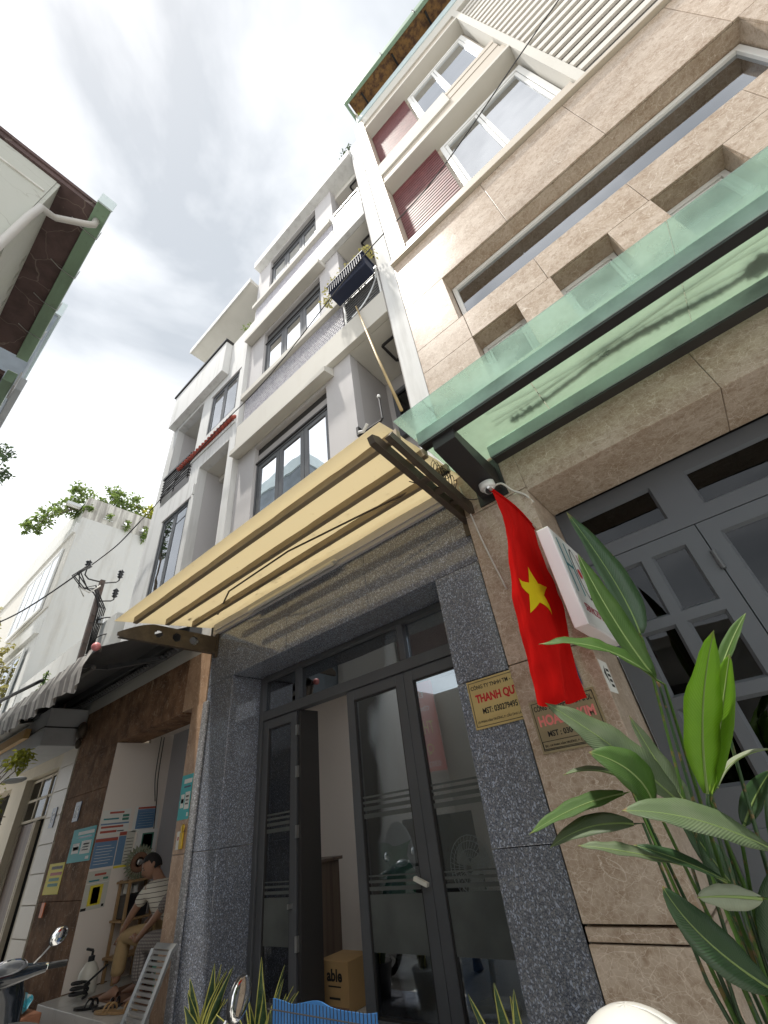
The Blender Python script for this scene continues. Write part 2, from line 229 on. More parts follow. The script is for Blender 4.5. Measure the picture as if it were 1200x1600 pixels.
# ---------------------------------------------------------------- mesh helpers
BASE = {}
class MB:
    def __init__(s): s.v = []; s.f = []; s.mi = []; s.m = 0
    def add(s, vs, fs):
        o = len(s.v); s.v += [Vector(p) for p in vs]
        for f in fs: s.f.append([o+i for i in f]); s.mi.append(s.m)
        return s
    def box(s, x0, x1, y0, y1, z0, z1):
        return s.add([(x0, y0, z0), (x1, y0, z0), (x1, y1, z0), (x0, y1, z0), (x0, y0, z1), (x1, y0, z1), (x1, y1, z1), (x0, y1, z1)],
                     [(0, 3, 2, 1), (4, 5, 6, 7), (0, 1, 5, 4), (1, 2, 6, 5), (2, 3, 7, 6), (3, 0, 4, 7)])
    def obox(s, c, size, rot=(0, 0, 0)):
        e = Euler(rot).to_matrix(); c = Vector(c); hx, hy, hz = [k/2 for k in size]
        vs = [c+e@Vector((sx*hx, sy*hy, sz*hz)) for sz in (-1, 1) for sx, sy in ((-1, -1), (1, -1), (1, 1), (-1, 1))]
        return s.add(vs, [(0, 3, 2, 1), (4, 5, 6, 7), (0, 1, 5, 4), (1, 2, 6, 5), (2, 3, 7, 6), (3, 0, 4, 7)])
    def prism(s, poly, vec):
        n = len(poly); a = [Vector(p) for p in poly]; b = [p+Vector(vec) for p in a]
        return s.add(a+b, [tuple(range(n))[::-1], tuple(range(n, 2*n))]+[(i, (i+1) % n, n+(i+1) % n, n+i) for i in range(n)])
    def bar(s, p, q, w, h=None, up=(0, 0, 1)):
        h = h or w; p = Vector(p); q = Vector(q); d = (q-p).normalized(); u = Vector(up)
        if abs(d.dot(u)) > .98: u = Vector((1, 0, 0))
        a = d.cross(u).normalized(); b = a.cross(d)
        vs = [c+a*sx*w/2+b*sy*h/2 for c in (p, q) for sx, sy in ((-1, -1), (1, -1), (1, 1), (-1, 1))]
        return s.add(vs, [(0, 3, 2, 1), (4, 5, 6, 7), (0, 1, 5, 4), (1, 2, 6, 5), (2, 3, 7, 6), (3, 0, 4, 7)])
    def tube(s, pts, r, n=8, cap=True):
        pts = [Vector(p) for p in pts]; k = len(pts); rs = r if isinstance(r, (list, tuple)) else [r]*k; vs = []
        a = None
        for i, p in enumerate(pts):
            d = (pts[min(i+1, k-1)]-pts[max(i-1, 0)]).normalized()
            if a is None:
                u = Vector((0, 0, 1)) if abs(d.z) < .9 else Vector((1, 0, 0)); a = d.cross(u).normalized()
            a = (a-d*a.dot(d)).normalized(); b = d.cross(a)
            for j in range(n):
                t = 2*math.pi*j/n; vs.append(p+(a*math.cos(t)+b*math.sin(t))*rs[i])
        fs = [(i*n+j, i*n+(j+1) % n, (i+1)*n+(j+1) % n, (i+1)*n+j) for i in range(k-1) for j in range(n)]
        if cap: fs += [tuple(range(n))[::-1], tuple(range((k-1)*n, k*n))]
        return s.add(vs, fs)
    def lathe(s, prof, c, axis=(0, 0, 1), n=20):
        """prof: (radius, height) list"""
        c = Vector(c); d = Vector(axis).normalized(); u = Vector((0, 0, 1)) if abs(d.z) < .9 else Vector((1, 0, 0)); a = d.cross(u).normalized(); b = d.cross(a); vs = []
        for r, h in prof:
            for j in range(n):
                t = 2*math.pi*j/n; vs.append(c+d*h+(a*math.cos(t)+b*math.sin(t))*r)
        k = len(prof)
        return s.add(vs, [(i*n+j, i*n+(j+1) % n, (i+1)*n+(j+1) % n, (i+1)*n+j) for i in range(k-1) for j in range(n)]+[tuple(range(n))[::-1], tuple(range((k-1)*n, k*n))])
    def ell(s, c, r, n=14, k=9, rot=(0, 0, 0)):
        e = Euler(rot).to_matrix(); c = Vector(c); vs = []; 
        for i in range(k+1):
            ph = math.pi*i/k
            for j in range(n):
                t = 2*math.pi*j/n; vs.append(c+e@Vector((r[0]*math.sin(ph)*math.cos(t), r[1]*math.sin(ph)*math.sin(t), r[2]*math.cos(ph))))
        return s.add(vs, [(i*n+j, (i+1)*n+j, (i+1)*n+(j+1) % n, i*n+(j+1) % n) for i in range(k) for j in range(n)])
    def grid(s, rows, th=0):
        """rows of points -> a sheet"""
        a = len(rows); b = len(rows[0]); vs = [p for r in rows for p in r]
        return s.add(vs, [(i*b+j, i*b+j+1, (i+1)*b+j+1, (i+1)*b+j) for i in range(a-1) for j in range(b-1)])
    def build(s, name, material, parent=None, smooth=False, bevel=0, solid=0):
        me = bpy.data.meshes.new(name); o0 = BASE.get(parent.name, Vector((0, 0, 0))) if parent else Vector((0, 0, 0))
        org = o0
        if parent is None and s.v:
            xs = [v.x for v in s.v]; ys = [v.y for v in s.v]; zs = [v.z for v in s.v]
            org = Vector(((min(xs)+max(xs))/2, (min(ys)+max(ys))/2, min(zs)))
        me.from_pydata([v-org for v in s.v], [], s.f)
        mm = material if isinstance(material, (list, tuple)) else [material]
        for x in mm: me.materials.append(M[x])
        if len(mm) > 1: me.polygons.foreach_set('material_index', s.mi)
        if smooth: me.polygons.foreach_set('use_smooth', [True]*len(me.polygons))
        me.update()
        o = bpy.data.objects.new(name, me); COL.objects.link(o)
        if parent: o.parent = parent
        else: o.location = org
        BASE[o.name] = org.copy()
        if bevel:
            b = o.modifiers.new('bevel', 'BEVEL'); b.width = bevel; b.segments = 2; b.limit_method = 'ANGLE'
        if solid:
            b = o.modifiers.new('solid', 'SOLIDIFY'); b.thickness = solid; b.offset = 0
        return o
def tag(o, label=None, cat=None, group=None, kind=None):
    if label: o['label'] = label
    if cat: o['category'] = cat
    if group: o['group'] = group
    if kind: o['kind'] = kind
    return o
def thing(name, label, cat, loc, group=None):
    o = bpy.data.objects.new(name, None); COL.objects.link(o); o.location = loc; o.empty_display_size = .2
    BASE[o.name] = Vector(loc); return tag(o, label, cat, group)
def copy_tree(o, parent=None):
    c = o.copy(); COL.objects.link(c)
    if parent: c.parent = parent; c.matrix_parent_inverse = o.matrix_parent_inverse
    for ch in list(o.children): copy_tree(ch, c)
    return c
def box(name, material, parent, *a, bevel=0): return MB().box(*a).build(name, material, parent, bevel=bevel)

def holes_wall(x0, x1, z0, z1, y0, y1, holes, mb=None):
    """vertical wall in the XZ plane between y0 (front) and y1 with rectangular openings"""
    mb = mb or MB()
    xs = sorted({x0, x1, *[h[0] for h in holes], *[h[1] for h in holes]}); zs = sorted({z0, z1, *[h[2] for h in holes], *[h[3] for h in holes]})
    xs = [x for x in xs if x0 <= x <= x1]; zs = [z for z in zs if z0 <= z <= z1]
    def solid(i, j):
        if i < 0 or j < 0 or i >= len(xs)-1 or j >= len(zs)-1: return False
        cx = (xs[i]+xs[i+1])/2; cz = (zs[j]+zs[j+1])/2
        return not any(h[0] < cx < h[1] and h[2] < cz < h[3] for h in holes)
    for i in range(len(xs)-1):
        for j in range(len(zs)-1):
            if not solid(i, j): continue
            a, b, c, d = xs[i], xs[i+1], zs[j], zs[j+1]
            mb.add([(a, y0, c), (b, y0, c), (b, y0, d), (a, y0, d)], [(0, 1, 2, 3)]); mb.add([(a, y1, c), (b, y1, c), (b, y1, d), (a, y1, d)], [(3, 2, 1, 0)])
            if not solid(i-1, j): mb.add([(a, y0, c), (a, y1, c), (a, y1, d), (a, y0, d)], [(3, 2, 1, 0)])
            if not solid(i+1, j): mb.add([(b, y0, c), (b, y1, c), (b, y1, d), (b, y0, d)], [(0, 1, 2, 3)])
            if not solid(i, j-1): mb.add([(a, y0, c), (b, y0, c), (b, y1, c), (a, y1, c)], [(3, 2, 1, 0)])
            if not solid(i, j+1): mb.add([(a, y0, d), (b, y0, d), (b, y1, d), (a, y1, d)], [(0, 1, 2, 3)])
    return mb

def frame_mb(x0, x1, z0, z1, y0, y1, w, mb=None, wb=None):
    mb = mb or MB(); wb = w if wb is None else wb
    mb.box(x0, x0+w, y0, y1, z0, z1); mb.box(x1-w, x1, y0, y1, z0, z1)
    mb.box(x0+w, x1-w, y0, y1, z1-w, z1); mb.box(x0+w, x1-w, y0, y1, z0, z0+wb); return mb

def window(parent, x0, x1, z0, z1, y, splits, fmat='metal_grey', w=.06, gmat='pane', curtain=None, sash=.045, depth=.07, cgap=.12, name='window'):
    """a window: outer frame with a sash and a pane in every light; splits are x fractions"""
    f = frame_mb(x0, x1, z0, z1, y, y+depth, w).build(name, fmat, parent, bevel=.004)
    e = [x0+w]+[x0+(x1-x0)*t for t in splits]+[x1-w]
    for a, b in zip(e[:-1], e[1:]):
        if sash:
            a2, b2 = a+.004, b-.004
            frame_mb(a2, b2, z0+w+.004, z1-w-.004, y+.012, y+depth-.012, sash).build('sash', fmat, f, bevel=.003)
            MB().box(a2+sash-.006, b2-sash+.006, y+depth*.45, y+depth*.45+.006, z0+w+sash, z1-w-sash).build('pane', gmat, f)
        else:
            MB().box(a, b, y+depth*.45, y+depth*.45+.006, z0+w, z1-w).build('pane', gmat, f)
    if curtain:
        n = int((x1-x0)/.035)+2; rows = []
        for z in (z0+w, z1-w): rows.append([Vector((x0+w+(x1-x0-2*w)*i/n, y+cgap+.025*math.sin(i*2.1)+.01*math.sin(i*.7), z)) for i in range(n+1)])
        MB().grid(rows).build('curtain', curtain, f, smooth=True)
    return f

def text(s, h, width, c, parent, material, u=(1, 0, 0), v=(0, 0, 1), ext=.0008, bold=0.0, squash=None, name='lettering', shear=0, mirror=False):
    """flat lettering centred at c on the plane spanned by u (reading direction) and v (up)"""
    cu = bpy.data.curves.new(name, 'FONT'); cu.body = s; cu.size = 1; cu.extrude = .5; cu.offset = bold; cu.align_x = 'CENTER'; cu.align_y = 'CENTER'; cu.resolution_u = 3; cu.shear = shear
    to = bpy.data.objects.new('tmp', cu); COL.objects.link(to); bpy.context.view_layer.update()
    me = bpy.data.meshes.new_from_object(to.evaluated_get(bpy.context.evaluated_depsgraph_get())); bpy.data.objects.remove(to)
    if not me.vertices: return None
    xs = [q.co.x for q in me.vertices]; ys = [q.co.y for q in me.vertices]
    cx, cy = (min(xs)+max(xs))/2, (min(ys)+max(ys))/2; sy = h/(max(ys)-min(ys)); sx = width/(max(xs)-min(xs)) if width else sy
    u = Vector(u).normalized(); v = Vector(v).normalized(); n = u.cross(v); c = Vector(c)-(BASE.get(parent.name, Vector()) if parent else Vector())
    for q in me.vertices: q.co = c+u*((q.co.x-cx)*sx)+v*((q.co.y-cy)*sy)+n*(q.co.z*2*ext)
    me.materials.clear(); me.materials.append(M[material]); me.name = name
    o = bpy.data.objects.new(name, me); COL.objects.link(o)
    if parent: o.parent = parent
    BASE[o.name] = BASE.get(parent.name, Vector()) if parent else Vector()
    return o

def leaf_sheet(mb, pts, w, up=(0, 0, 1), fold=.25, n=10, tip=.15, base=.02, curl=0.0, wav=0.0, mid_mat=None):
    """leaf blade along a quadratic through three points, folded along its rib"""
    a, b, c = [Vector(p) for p in pts]; b2 = 2*b-(a+c)/2; L_ = []; R2 = []; Mm = []
    for i in range(n+1):
        t = i/n; p = a*(1-t)**2+b2*2*t*(1-t)+c*t*t; d = ((b2-a)*2*(1-t)+(c-b2)*2*t).normalized()
        s_ = d.cross(Vector(up)).normalized(); nn = s_.cross(d)
        prof = (math.sin(math.pi*min(1, (t+base)/(1+base))**.85))**.75 if t < 1 else 0.0
        ww = w/2*max(prof, .02); k = nn*(ww*fold+wav*math.sin(t*19)*w)
        Mm.append(p); L_.append(p-s_*ww+k); R2.append(p+s_*ww+nn*(ww*fold+wav*math.cos(t*23)*w))
    H1 = [(x+y)/2+Vector((0, 0, curl*w)) for x, y in zip(L_, Mm)]; H2 = [(x+y)/2+Vector((0, 0, curl*w)) for x, y in zip(R2, Mm)]
    mb.grid([L_, H1, Mm, H2, R2])
    return Mm

def foliage(mb, c, r, n, size, seed=0, flat=1.0, droop=.3):
    rnd = random.Random(seed); c = Vector(c)
    for i in range(n):
        d = Vector((rnd.gauss(0, 1), rnd.gauss(0, 1), rnd.gauss(0, 1))).normalized()*(rnd.random()**.45)
        p = c+Vector((d.x*r[0], d.y*r[1], d.z*r[2])); s = size*rnd.uniform(.6, 1.35)
        e = Euler((rnd.uniform(-.9, .9), rnd.uniform(-.9, .9)+droop, rnd.uniform(0, 6.28))).to_matrix()
        q = [Vector((0, 0, 0)), Vector((.45, .26, .06)), Vector((1, 0, -.12)), Vector((.45, -.26, .06))]
        mb.add([p+e@(k*s) for k in q], [(0, 1, 2), (0, 2, 3)])
    return mb
def leaf_uv(o, n, m=5):
    me = o.data; uv = me.uv_layers.new(name='blade')
    for lp in me.loops:
        k = lp.vertex_index; uv.data[lp.index].uv = ((k % (n+1))/n, (k//(n+1))/(m-1))
    return o
def leaf_veins(name):
    mt = M[name]; t = mt.node_tree; l = t.links.new; nn = t.nodes.new
    b = [n for n in t.nodes if n.type == 'BSDF_PRINCIPLED'][0]; tr = [n for n in t.nodes if n.type == 'BSDF_TRANSLUCENT'][0]
    u = nn('ShaderNodeUVMap'); u.uv_map = 'blade'; sp = nn('ShaderNodeSeparateXYZ'); l(u.outputs[0], sp.inputs[0])
    a = nn('ShaderNodeMath'); a.operation = 'SUBTRACT'; l(sp.outputs[1], a.inputs[0]); a.inputs[1].default_value = .5
    ab = nn('ShaderNodeMath'); ab.operation = 'ABSOLUTE'; l(a.outputs[0], ab.inputs[0])
    c = nn('ShaderNodeMath'); c.operation = 'MULTIPLY_ADD'; l(ab.outputs[0], c.inputs[0]); c.inputs[1].default_value = -.30; l(sp.outputs[0], c.inputs[2])
    q = nn('ShaderNodeMath'); q.operation = 'MULTIPLY'; l(c.outputs[0], q.inputs[0]); q.inputs[1].default_value = 260
    si = nn('ShaderNodeMath'); si.operation = 'SINE'; l(q.outputs[0], si.inputs[0])
    bp = nn('ShaderNodeBump'); bp.inputs['Strength'].default_value = .35; bp.inputs['Distance'].default_value = .0015; l(si.outputs[0], bp.inputs['Height']); l(bp.outputs[0], b.inputs['Normal'])
    src = b.inputs['Base Color'].links[0].from_socket
    m1 = nn('ShaderNodeMixRGB'); m1.blend_type = 'MULTIPLY'; mr = nn('ShaderNodeMapRange'); mr.inputs['From Min'].default_value = .2; mr.inputs['From Max'].default_value = 1; mr.inputs['To Max'].default_value = .28; l(si.outputs[0], mr.inputs['Value'])
    l(mr.outputs[0], m1.inputs['Fac']); l(src, m1.inputs['Color1']); m1.inputs['Color2'].default_value = (.55, .6, .4, 1)
    # dry brown tip and ragged margin spots
    g = nn('ShaderNodeNewGeometry'); nz = nn('ShaderNodeTexNoise'); nz.inputs['Scale'].default_value = 40; nz.inputs['Detail'].default_value = 4; l(g.outputs['Position'], nz.inputs['Vector'])
    e1 = nn('ShaderNodeMath'); e1.operation = 'MULTIPLY_ADD'; l(nz.outputs['Fac'], e1.inputs[0]); e1.inputs[1].default_value = .16; l(sp.outputs[0], e1.inputs[2])
    e2 = nn('ShaderNodeMapRange'); e2.inputs['From Min'].default_value = 1.035; e2.inputs['From Max'].default_value = 1.06; l(e1.outputs[0], e2.inputs['Value'])
    f1 = nn('ShaderNodeMath'); f1.operation = 'MULTIPLY_ADD'; l(nz.outputs['Fac'], f1.inputs[0]); f1.inputs[1].default_value = .22; l(ab.outputs[0], f1.inputs[2])
    f2 = nn('ShaderNodeMapRange'); f2.inputs['From Min'].default_value = .625; f2.inputs['From Max'].default_value = .645; l(f1.outputs[0], f2.inputs['Value'])
    mxx = nn('ShaderNodeMath'); mxx.operation = 'MAXIMUM'; l(e2.outputs[0], mxx.inputs[0]); l(f2.outputs[0], mxx.inputs[1])
    m2 = nn('ShaderNodeMixRGB'); l(mxx.outputs[0], m2.inputs['Fac']); l(m1.outputs[0], m2.inputs['Color1']); m2.inputs['Color2'].default_value = (.20, .13, .055, 1)
    l(m2.outputs[0], b.inputs['Base Color'])
for k_ in ('leaf_bright', 'leaf_mid', 'leaf_dull', 'leaf_dark', 'leaf_pale'): leaf_veins(k_)

# ---------------------------------------------------------------- the setting: ground
# ---------------------------------------------------------------- the setting: ground
tag(MB().box(-60, 60, -60, 60, -.6, -.02).build('ground', 'asphalt'), kind='structure')
tag(MB().box(-40, 20, -3.4, -.12, -.016, 0).build('alley_pavement', 'asphalt'), kind='structure')
tag(MB().box(-4.66, -1.09, -.62, 0, .002, .15).build('shop_step', 'granite'), kind='structure')
tag(MB().box(-8.2, -4.72, -.34, .02, .002, .13).build('marble_step', 'marble_brown'), kind='structure')

# ================================================================ tan marble house (right)
H1 = thing('marble_house', 'tan marble-clad house with red louvres, white windows and grey folding doors, rightmost in the row', 'house', (1.5, 0, 0))
bandw = [(-.57, 2.41, 5.42, 6.30)]
small = [(-.52, -.05, 4.35, 5.02), (.29, .79, 4.35, 5.02), (1.13, 1.63, 4.35, 5.02), (1.97, 2.47, 4.35, 5.02)]
holes_wall(-1.12, 5.2, 3.72, 7.42, .025, .21, bandw+small).build('wall', 'marble_tan', H1)
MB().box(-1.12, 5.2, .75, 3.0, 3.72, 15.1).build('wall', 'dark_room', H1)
# marble slabs, each proud of the wall with a recessed joint
G = .002
def slab(parent, x0, x1, z0, z1, y0=-.0, y1=.022, m='marble_tan', name='stone_slab'):
    return MB().box(x0+G, x1-G, y0, y1, z0+G, z1-G).build(name, m, parent, bevel=.003)
def cols(parent, xs, z0, z1, **k):
    for a, b in zip(xs[:-1], xs[1:]): slab(parent, a, b, z0, z1, **k)
cols(H1, [-1.12, .27, 1.32, 2.37, 3.4, 5.2], 6.30, 7.42)
cols(H1, [-1.12, -.57], 5.42, 6.30); cols(H1, [2.41, 3.6, 5.2], 5.42, 6.30)
cols(H1, [-1.12, -.52, .27, 1.12, 1.97, 2.9, 3.9, 5.2], 5.02, 5.42)
for a, b in ((-1.12, -.52), (-.05, .29), (.79, 1.13), (1.63, 1.97), (2.47, 3.6)): slab(H1, a, b, 4.35, 5.02)
cols(H1, [-1.12, -.2, .8, 1.8, 2.8, 4], 3.72, 4.35)
window(H1, -.56, 2.40, 5.43, 6.29, .19, [.5], 'white_frame', .05, 'pane_bright', 'curtain_blue', sash=0)
for x0, x1, z0, z1 in small: window(H1, x0+.004, x1-.004, z0+.01, z1-.004, .19, [], 'white_frame', .045, 'pane_dark', 'curtain_blue', sash=.02)
# string course under the louvre storeys
MB().box(-1.13, 5.2, -.055, .2, 7.43, 7.50).build('cornice', 'marble_light', H1, bevel=.006)
MB().box(-1.13, 5.2, -.03, .2, 7.502, 7.56).build('cornice', 'marble_light', H1, bevel=.006)
# light stone pier on the left edge, in courses
for i, (a, b) in enumerate(((7.56, 8.9), (8.9, 10.25), (10.25, 11.6), (11.6, 13.0), (13.0, 14.5))): MB().box(-1.11, -.86, -.004, .5, a+.004, b-.004).build('pier_stone', 'marble_light', H1, bevel=.004)
MB().box(-1.11, 1.55, .26, .5, 7.56, 14.3).build('upper_wall', 'marble_light', H1)
MB().box(-.855, 1.548, .02, .259, 7.562, 7.78).build('sill', 'marble_light', H1, bevel=.005)
for z in (10.10, 13.6):                       # projecting floor slabs: thin white lip, then fascia steps
    MB().box(-.858, 1.56, -.02, .258, z, z+.07).build('floor_slab', 'plaster_warm', H1, bevel=.004)
    MB().box(-.858, 1.56, .03, .258, z+.072, z+.46).build('fascia', 'marble_light', H1)
MB().box(-.857, .62, -.004, .257, 10.564, 11.10).build('fascia', 'plaster_warm', H1, bevel=.005)
for k in range(4): MB().box(.622, 1.53, .035-.008*(k % 2), .257, 10.564+.134*k, 10.564+.134*(k+1)-.008).build('cladding_board', 'marble_light', H1)
MB().box(-.857, 5.2, -.004, .257, 14.064, 14.55).build('fascia', 'plaster_warm', H1, bevel=.005)
for (z0, z1, n) in ((7.80, 10.07, 26), (11.12, 13.57, 34)):      # red louvre panels
    MB().box(-.85, .08, .212, .255, z0, z1).build('louvre_back', 'plaster_white', H1)
    proto = None
    for k in range(n):
        z = z0+(k+.5)*(z1-z0)/n
        if proto is None:
            proto = MB().obox((-.385, .200, z), (.93, .010, (z1-z0)/n*.64), (.0, 0, 0)).build('louvre_slat', 'red_slat', H1); z00 = z
        else:
            c = proto.copy(); c.location.z = z-z00; c.parent = H1; COL.objects.link(c)
window(H1, .13, 1.53, 7.80, 9.84, .17, [.47], 'white_frame', .07, 'pane_bright', 'curtain_white', depth=.08)
window(H1, .13, 1.48, 11.12, 13.33, .17, [.47], 'white_frame', .07, 'pane_bright', 'curtain_white', depth=.08)
# big white louvre wall on the right
MB().box(1.56, 1.66, -.01, .5, 7.56, 14.06).build('louvre_post', 'plaster_warm', H1)
MB().box(1.66, 5.2, .10, .5, 7.56, 14.06).build('louvre_wall', 'slat_back', H1)
proto = None
for k in range(27):
    z = 7.72+k*.238
    if proto is None: proto = MB().obox((3.43, .075, z), (3.54, .034, .112)).build('white_louvre', 'white_slat', H1); z00 = z
    else: c = proto.copy(); c.location.z = z-z00; c.parent = H1; COL.objects.link(c)
# roof terrace with its sheet-metal canopy and gutter
MB().box(-.98, 5.2, -.03, .25, 14.56, 14.86).build('parapet_flashing', 'sky_blue_metal', H1, bevel=.01)
MB().prism([(-1.05, -.40, 14.05), (-1.05, .9, 14.45), (-1.05, .9, 14.52), (-1.05, -.40, 14.12)], (6.2, 0, 0))
can = MB(); can.prism([(-.95, -.28, 15.30), (-.95, 1.6, 15.75), (-.95, 1.6, 15.80), (-.95, -.28, 15.35)], (6.1, 0, 0)); can.build('terrace_roof', 'rust_soffit', H1)
can = MB(); can.box(-1.04, 5.2, -.36, -.285, 15.18, 15.46); can.box(-1.04, -.99, -.285, .1, 15.18, 15.46); can.build('gutter', 'green_gutter', H1, bevel=.008)
for x in (-.80, .15, 1.1, 2.05):
    MB().box(x, x+.018, -.375, -.36, 15.15, 15.49).build('gutter_strap', 'black_metal', H1)
    MB().bar((x+.2, -.2, 15.27), (x+.2, .9, 15.52), .04, .05).build('rafter', 'black_metal', H1)
MB().box(-1.0, -.93, .0, .07, 14.5, 15.5).build('post', 'plaster_warm', H1)
# ground floor: pillar, beam and plinth stones
for z0, z1 in ((.12, .80), (.80, .855), (.86, 2.0), (2.0, 3.1), (3.1, 3.72)):
    y = -.08 if not (.79 < z0 < .83) else -.070
    MB().box(-1.072, -.575, y, .485, z0+.003, z1-.003).build('pillar_stone', 'marble_tan', H1, bevel=.004)
for a, b in ((-.575, .62), (.62, 1.9), (1.9, 3.2), (3.2, 5.2)): MB().box(a+.001, b-.001, -.08, .40, 3.07, 3.715).build('beam_stone', 'marble_tan', H1, bevel=.004)
MB().box(-1.11, -1.076, .0, .4, .12, 3.72).build('wall', 'plaster_grey', H1)
# folding doors
YD = .42
def door_leaf(parent, x0, x1, z0, z1, panes, name='door', m='door_paint'):
    f = holes_wall(x0, x1, z0, z1, YD, YD+.05, panes).build(name, m, parent, bevel=.004)
    for p in panes:
        MB().box(p[0]-.004, p[1]+.004, YD+.03, YD+.036, p[2]-.004, p[3]+.004).build('pane', 'pane_dark', f)
        w = .016; MB().add([(p[0], YD+.002, p[2]), (p[1], YD+.002, p[2]), (p[1]-w, YD+.028, p[2]+w), (p[0]+w, YD+.028, p[2]+w)], [(0, 1, 2, 3)]).add(
            [(p[0], YD+.002, p[3]), (p[1], YD+.002, p[3]), (p[1]-w, YD+.028, p[3]-w), (p[0]+w, YD+.028, p[3]-w)], [(3, 2, 1, 0)]).add(
            [(p[0], YD+.002, p[2]), (p[0], YD+.002, p[3]), (p[0]+w, YD+.028, p[3]-w), (p[0]+w, YD+.028, p[2]+w)], [(3, 2, 1, 0)]).add(
            [(p[1], YD+.002, p[2]), (p[1], YD+.002, p[3]), (p[1]-w, YD+.028, p[3]-w), (p[1]-w, YD+.028, p[2]+w)], [(0, 1, 2, 3)]).build('bead', m, f)
    return f
door_leaf(H1, -.572, 4.0, 2.60, 3.068, [(-.45, .07, 2.70, 2.96), (.28, .80, 2.70, 2.96), (1.0, 1.52, 2.70, 2.96), (1.72, 2.24, 2.70, 2.96)], 'transom')
rows = [(2.13, 2.50), (1.70, 2.07), (1.27, 1.64)]
for x in (-.565, .175, .915, 1.655, 2.395):
    ps = [(x+a, x+b, z0, z1) for z0, z1 in (rows if x < 0 else rows) for a, b in ((.175, .375), (.435, .64))]
    if x > 0: ps = [(x+.09, x+.63, 1.27, 2.50)] if x < .2 else ps
    f = door_leaf(H1, x+.002, x+.736, .14, 2.594, ps)
    MB().tube([(x+.738, YD-.012, 2.28), (x+.738, YD-.012, 2.40)], .014, 8).build('hinge', 'metal_grey', f)
    if x < 0: MB().box(x+.12, x+.60, YD-.006, YD, .35, 1.1).build('panel', 'door_paint', f, bevel=.006)

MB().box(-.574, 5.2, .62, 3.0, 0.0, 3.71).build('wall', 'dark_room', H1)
# green glass canopy over the marble house's door
CA = thing('glass_canopy', 'green glass canopy on dark steel beams above the grey folding doors', 'canopy', (1, -.1, 3.4))
for a, b, y0, y1 in ((-1.03, -.79, -.92, -.71), (-.786, .7, -.92, -.71), (.704, 2.2, -.92, -.71), (2.204, 4.2, -.92, -.71)):
    MB().box(a, b, -.92, -.685, 3.497, 3.507).build('glass_panel', 'canopy_glass', CA)
for a, b in ((-1.03, -.20), (-.196, .7), (.704, 2.2), (2.204, 4.2)): MB().box(a, b, -.683, -.085, 3.497, 3.507).build('glass_panel', 'canopy_glass_dirty', CA)
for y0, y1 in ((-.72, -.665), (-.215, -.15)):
    MB().box(-.98 if y0 < -.5 else -.69, 4.2, y0+.004, y1+.022, 3.368, 3.383).build('underside_shade', 'black_metal', CA); mb = MB(); mb.box(-.99 if y0 < -.5 else -.70, 4.2, y0, y1, 3.385, 3.493); mb.build('beam', 'beam_green', CA, bevel=.004)  # thin black strip colours in the deep shade on each beam's underside
mb = MB(); mb.prism([(-.90, -.69, 3.29), (-.90, -.02, 3.16), (-.90, -.02, 3.384), (-.90, -.69, 3.384)], (.17, 0, 0)); mb.build('bracket_arm', 'black_metal', CA, bevel=.004)
MB().box(-.93, -.70, -.095, -.082, 3.12, 3.46).build('wall_plate', 'black_metal', CA)
mb = MB(); mb.prism([(2.6, -.69, 3.29), (2.6, -.02, 3.16), (2.6, -.02, 3.384), (2.6, -.69, 3.384)], (.17, 0, 0)); mb.build('bracket_arm', 'black_metal', CA)
rnd = random.Random(4)
for k, y in enumerate((-.50, -.45, -.40)):       # cables lying on the glass
    tag(MB().tube([(-.55+i*.3, y+.05*math.sin(i*.8+k)+.012*i, 3.516) for i in range(15)], .0045, 5).build('cable', 'wire_rubber'), 'thin black cable lying on the green glass canopy, '+('nearest the front beam', 'in the middle of the three', 'nearest the wall')[k], 'cable', 'cables lying on the glass canopy')
mb = MB()
for i in range(2600):
    x = -.45+2.6*rnd.random()**.8; s = rnd.uniform(.004, .016)*(1.9 if 1.0 < x < 1.6 else 1)
    mb.obox((x, -.33-.03*math.sin(x*5)+rnd.gauss(0, .004+.007*abs(math.sin(x*3.1))+(.020 if 1.0 < x < 1.3 else 0)), 3.512+s/3), (s*2.2, s, s*.7), (0, 0, rnd.uniform(0, 3)))
tag(mb.build('leaf_debris', 'debris'), 'dark line of rotten leaves lying on the green glass canopy', 'debris', kind='stuff')

# ================================================================ grey townhouse (middle)
H2 = thing('grey_townhouse', 'grey and white four-storey townhouse over the granite shop front', 'house', (-2.9, 0, 0))
X0, XB, XR, XS = -4.77, -2.15, -1.37, -1.12
win2 = (-4.30, -2.64, 4.55, 6.36); win3 = (-4.30, -2.64, 8.12, 9.66); win4 = (-4.30, -2.66, 11.42, 12.98)
holes_wall(X0, XB, 3.55, 13.05, .1, .25, [win2, win3, win4]).build('wall', 'plaster_grey', H2)
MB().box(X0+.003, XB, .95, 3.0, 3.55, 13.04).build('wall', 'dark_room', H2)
MB().box(X0, X0+.10, .252, 3.0, 3.55, 13.05).build('wall', 'plaster_grey', H2)
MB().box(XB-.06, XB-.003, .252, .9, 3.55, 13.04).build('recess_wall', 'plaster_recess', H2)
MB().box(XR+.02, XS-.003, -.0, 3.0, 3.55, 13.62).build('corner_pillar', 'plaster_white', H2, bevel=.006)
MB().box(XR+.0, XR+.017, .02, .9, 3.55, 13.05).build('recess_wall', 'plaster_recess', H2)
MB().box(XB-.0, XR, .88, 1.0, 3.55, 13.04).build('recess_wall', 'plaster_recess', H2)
for z, zt in ((6.62, 7.16), (9.90, 10.44), (3.36, 3.9)):
    MB().box(X0+.002, XR, 0, .098, z, zt).build('beam', 'plaster_white' if z > 9 else 'plaster_warm', H2, bevel=.005)
    MB().box(XB+.003, XR-.003, .1, .877, z, z+.16).build('balcony_slab', 'soffit_paint', H2)
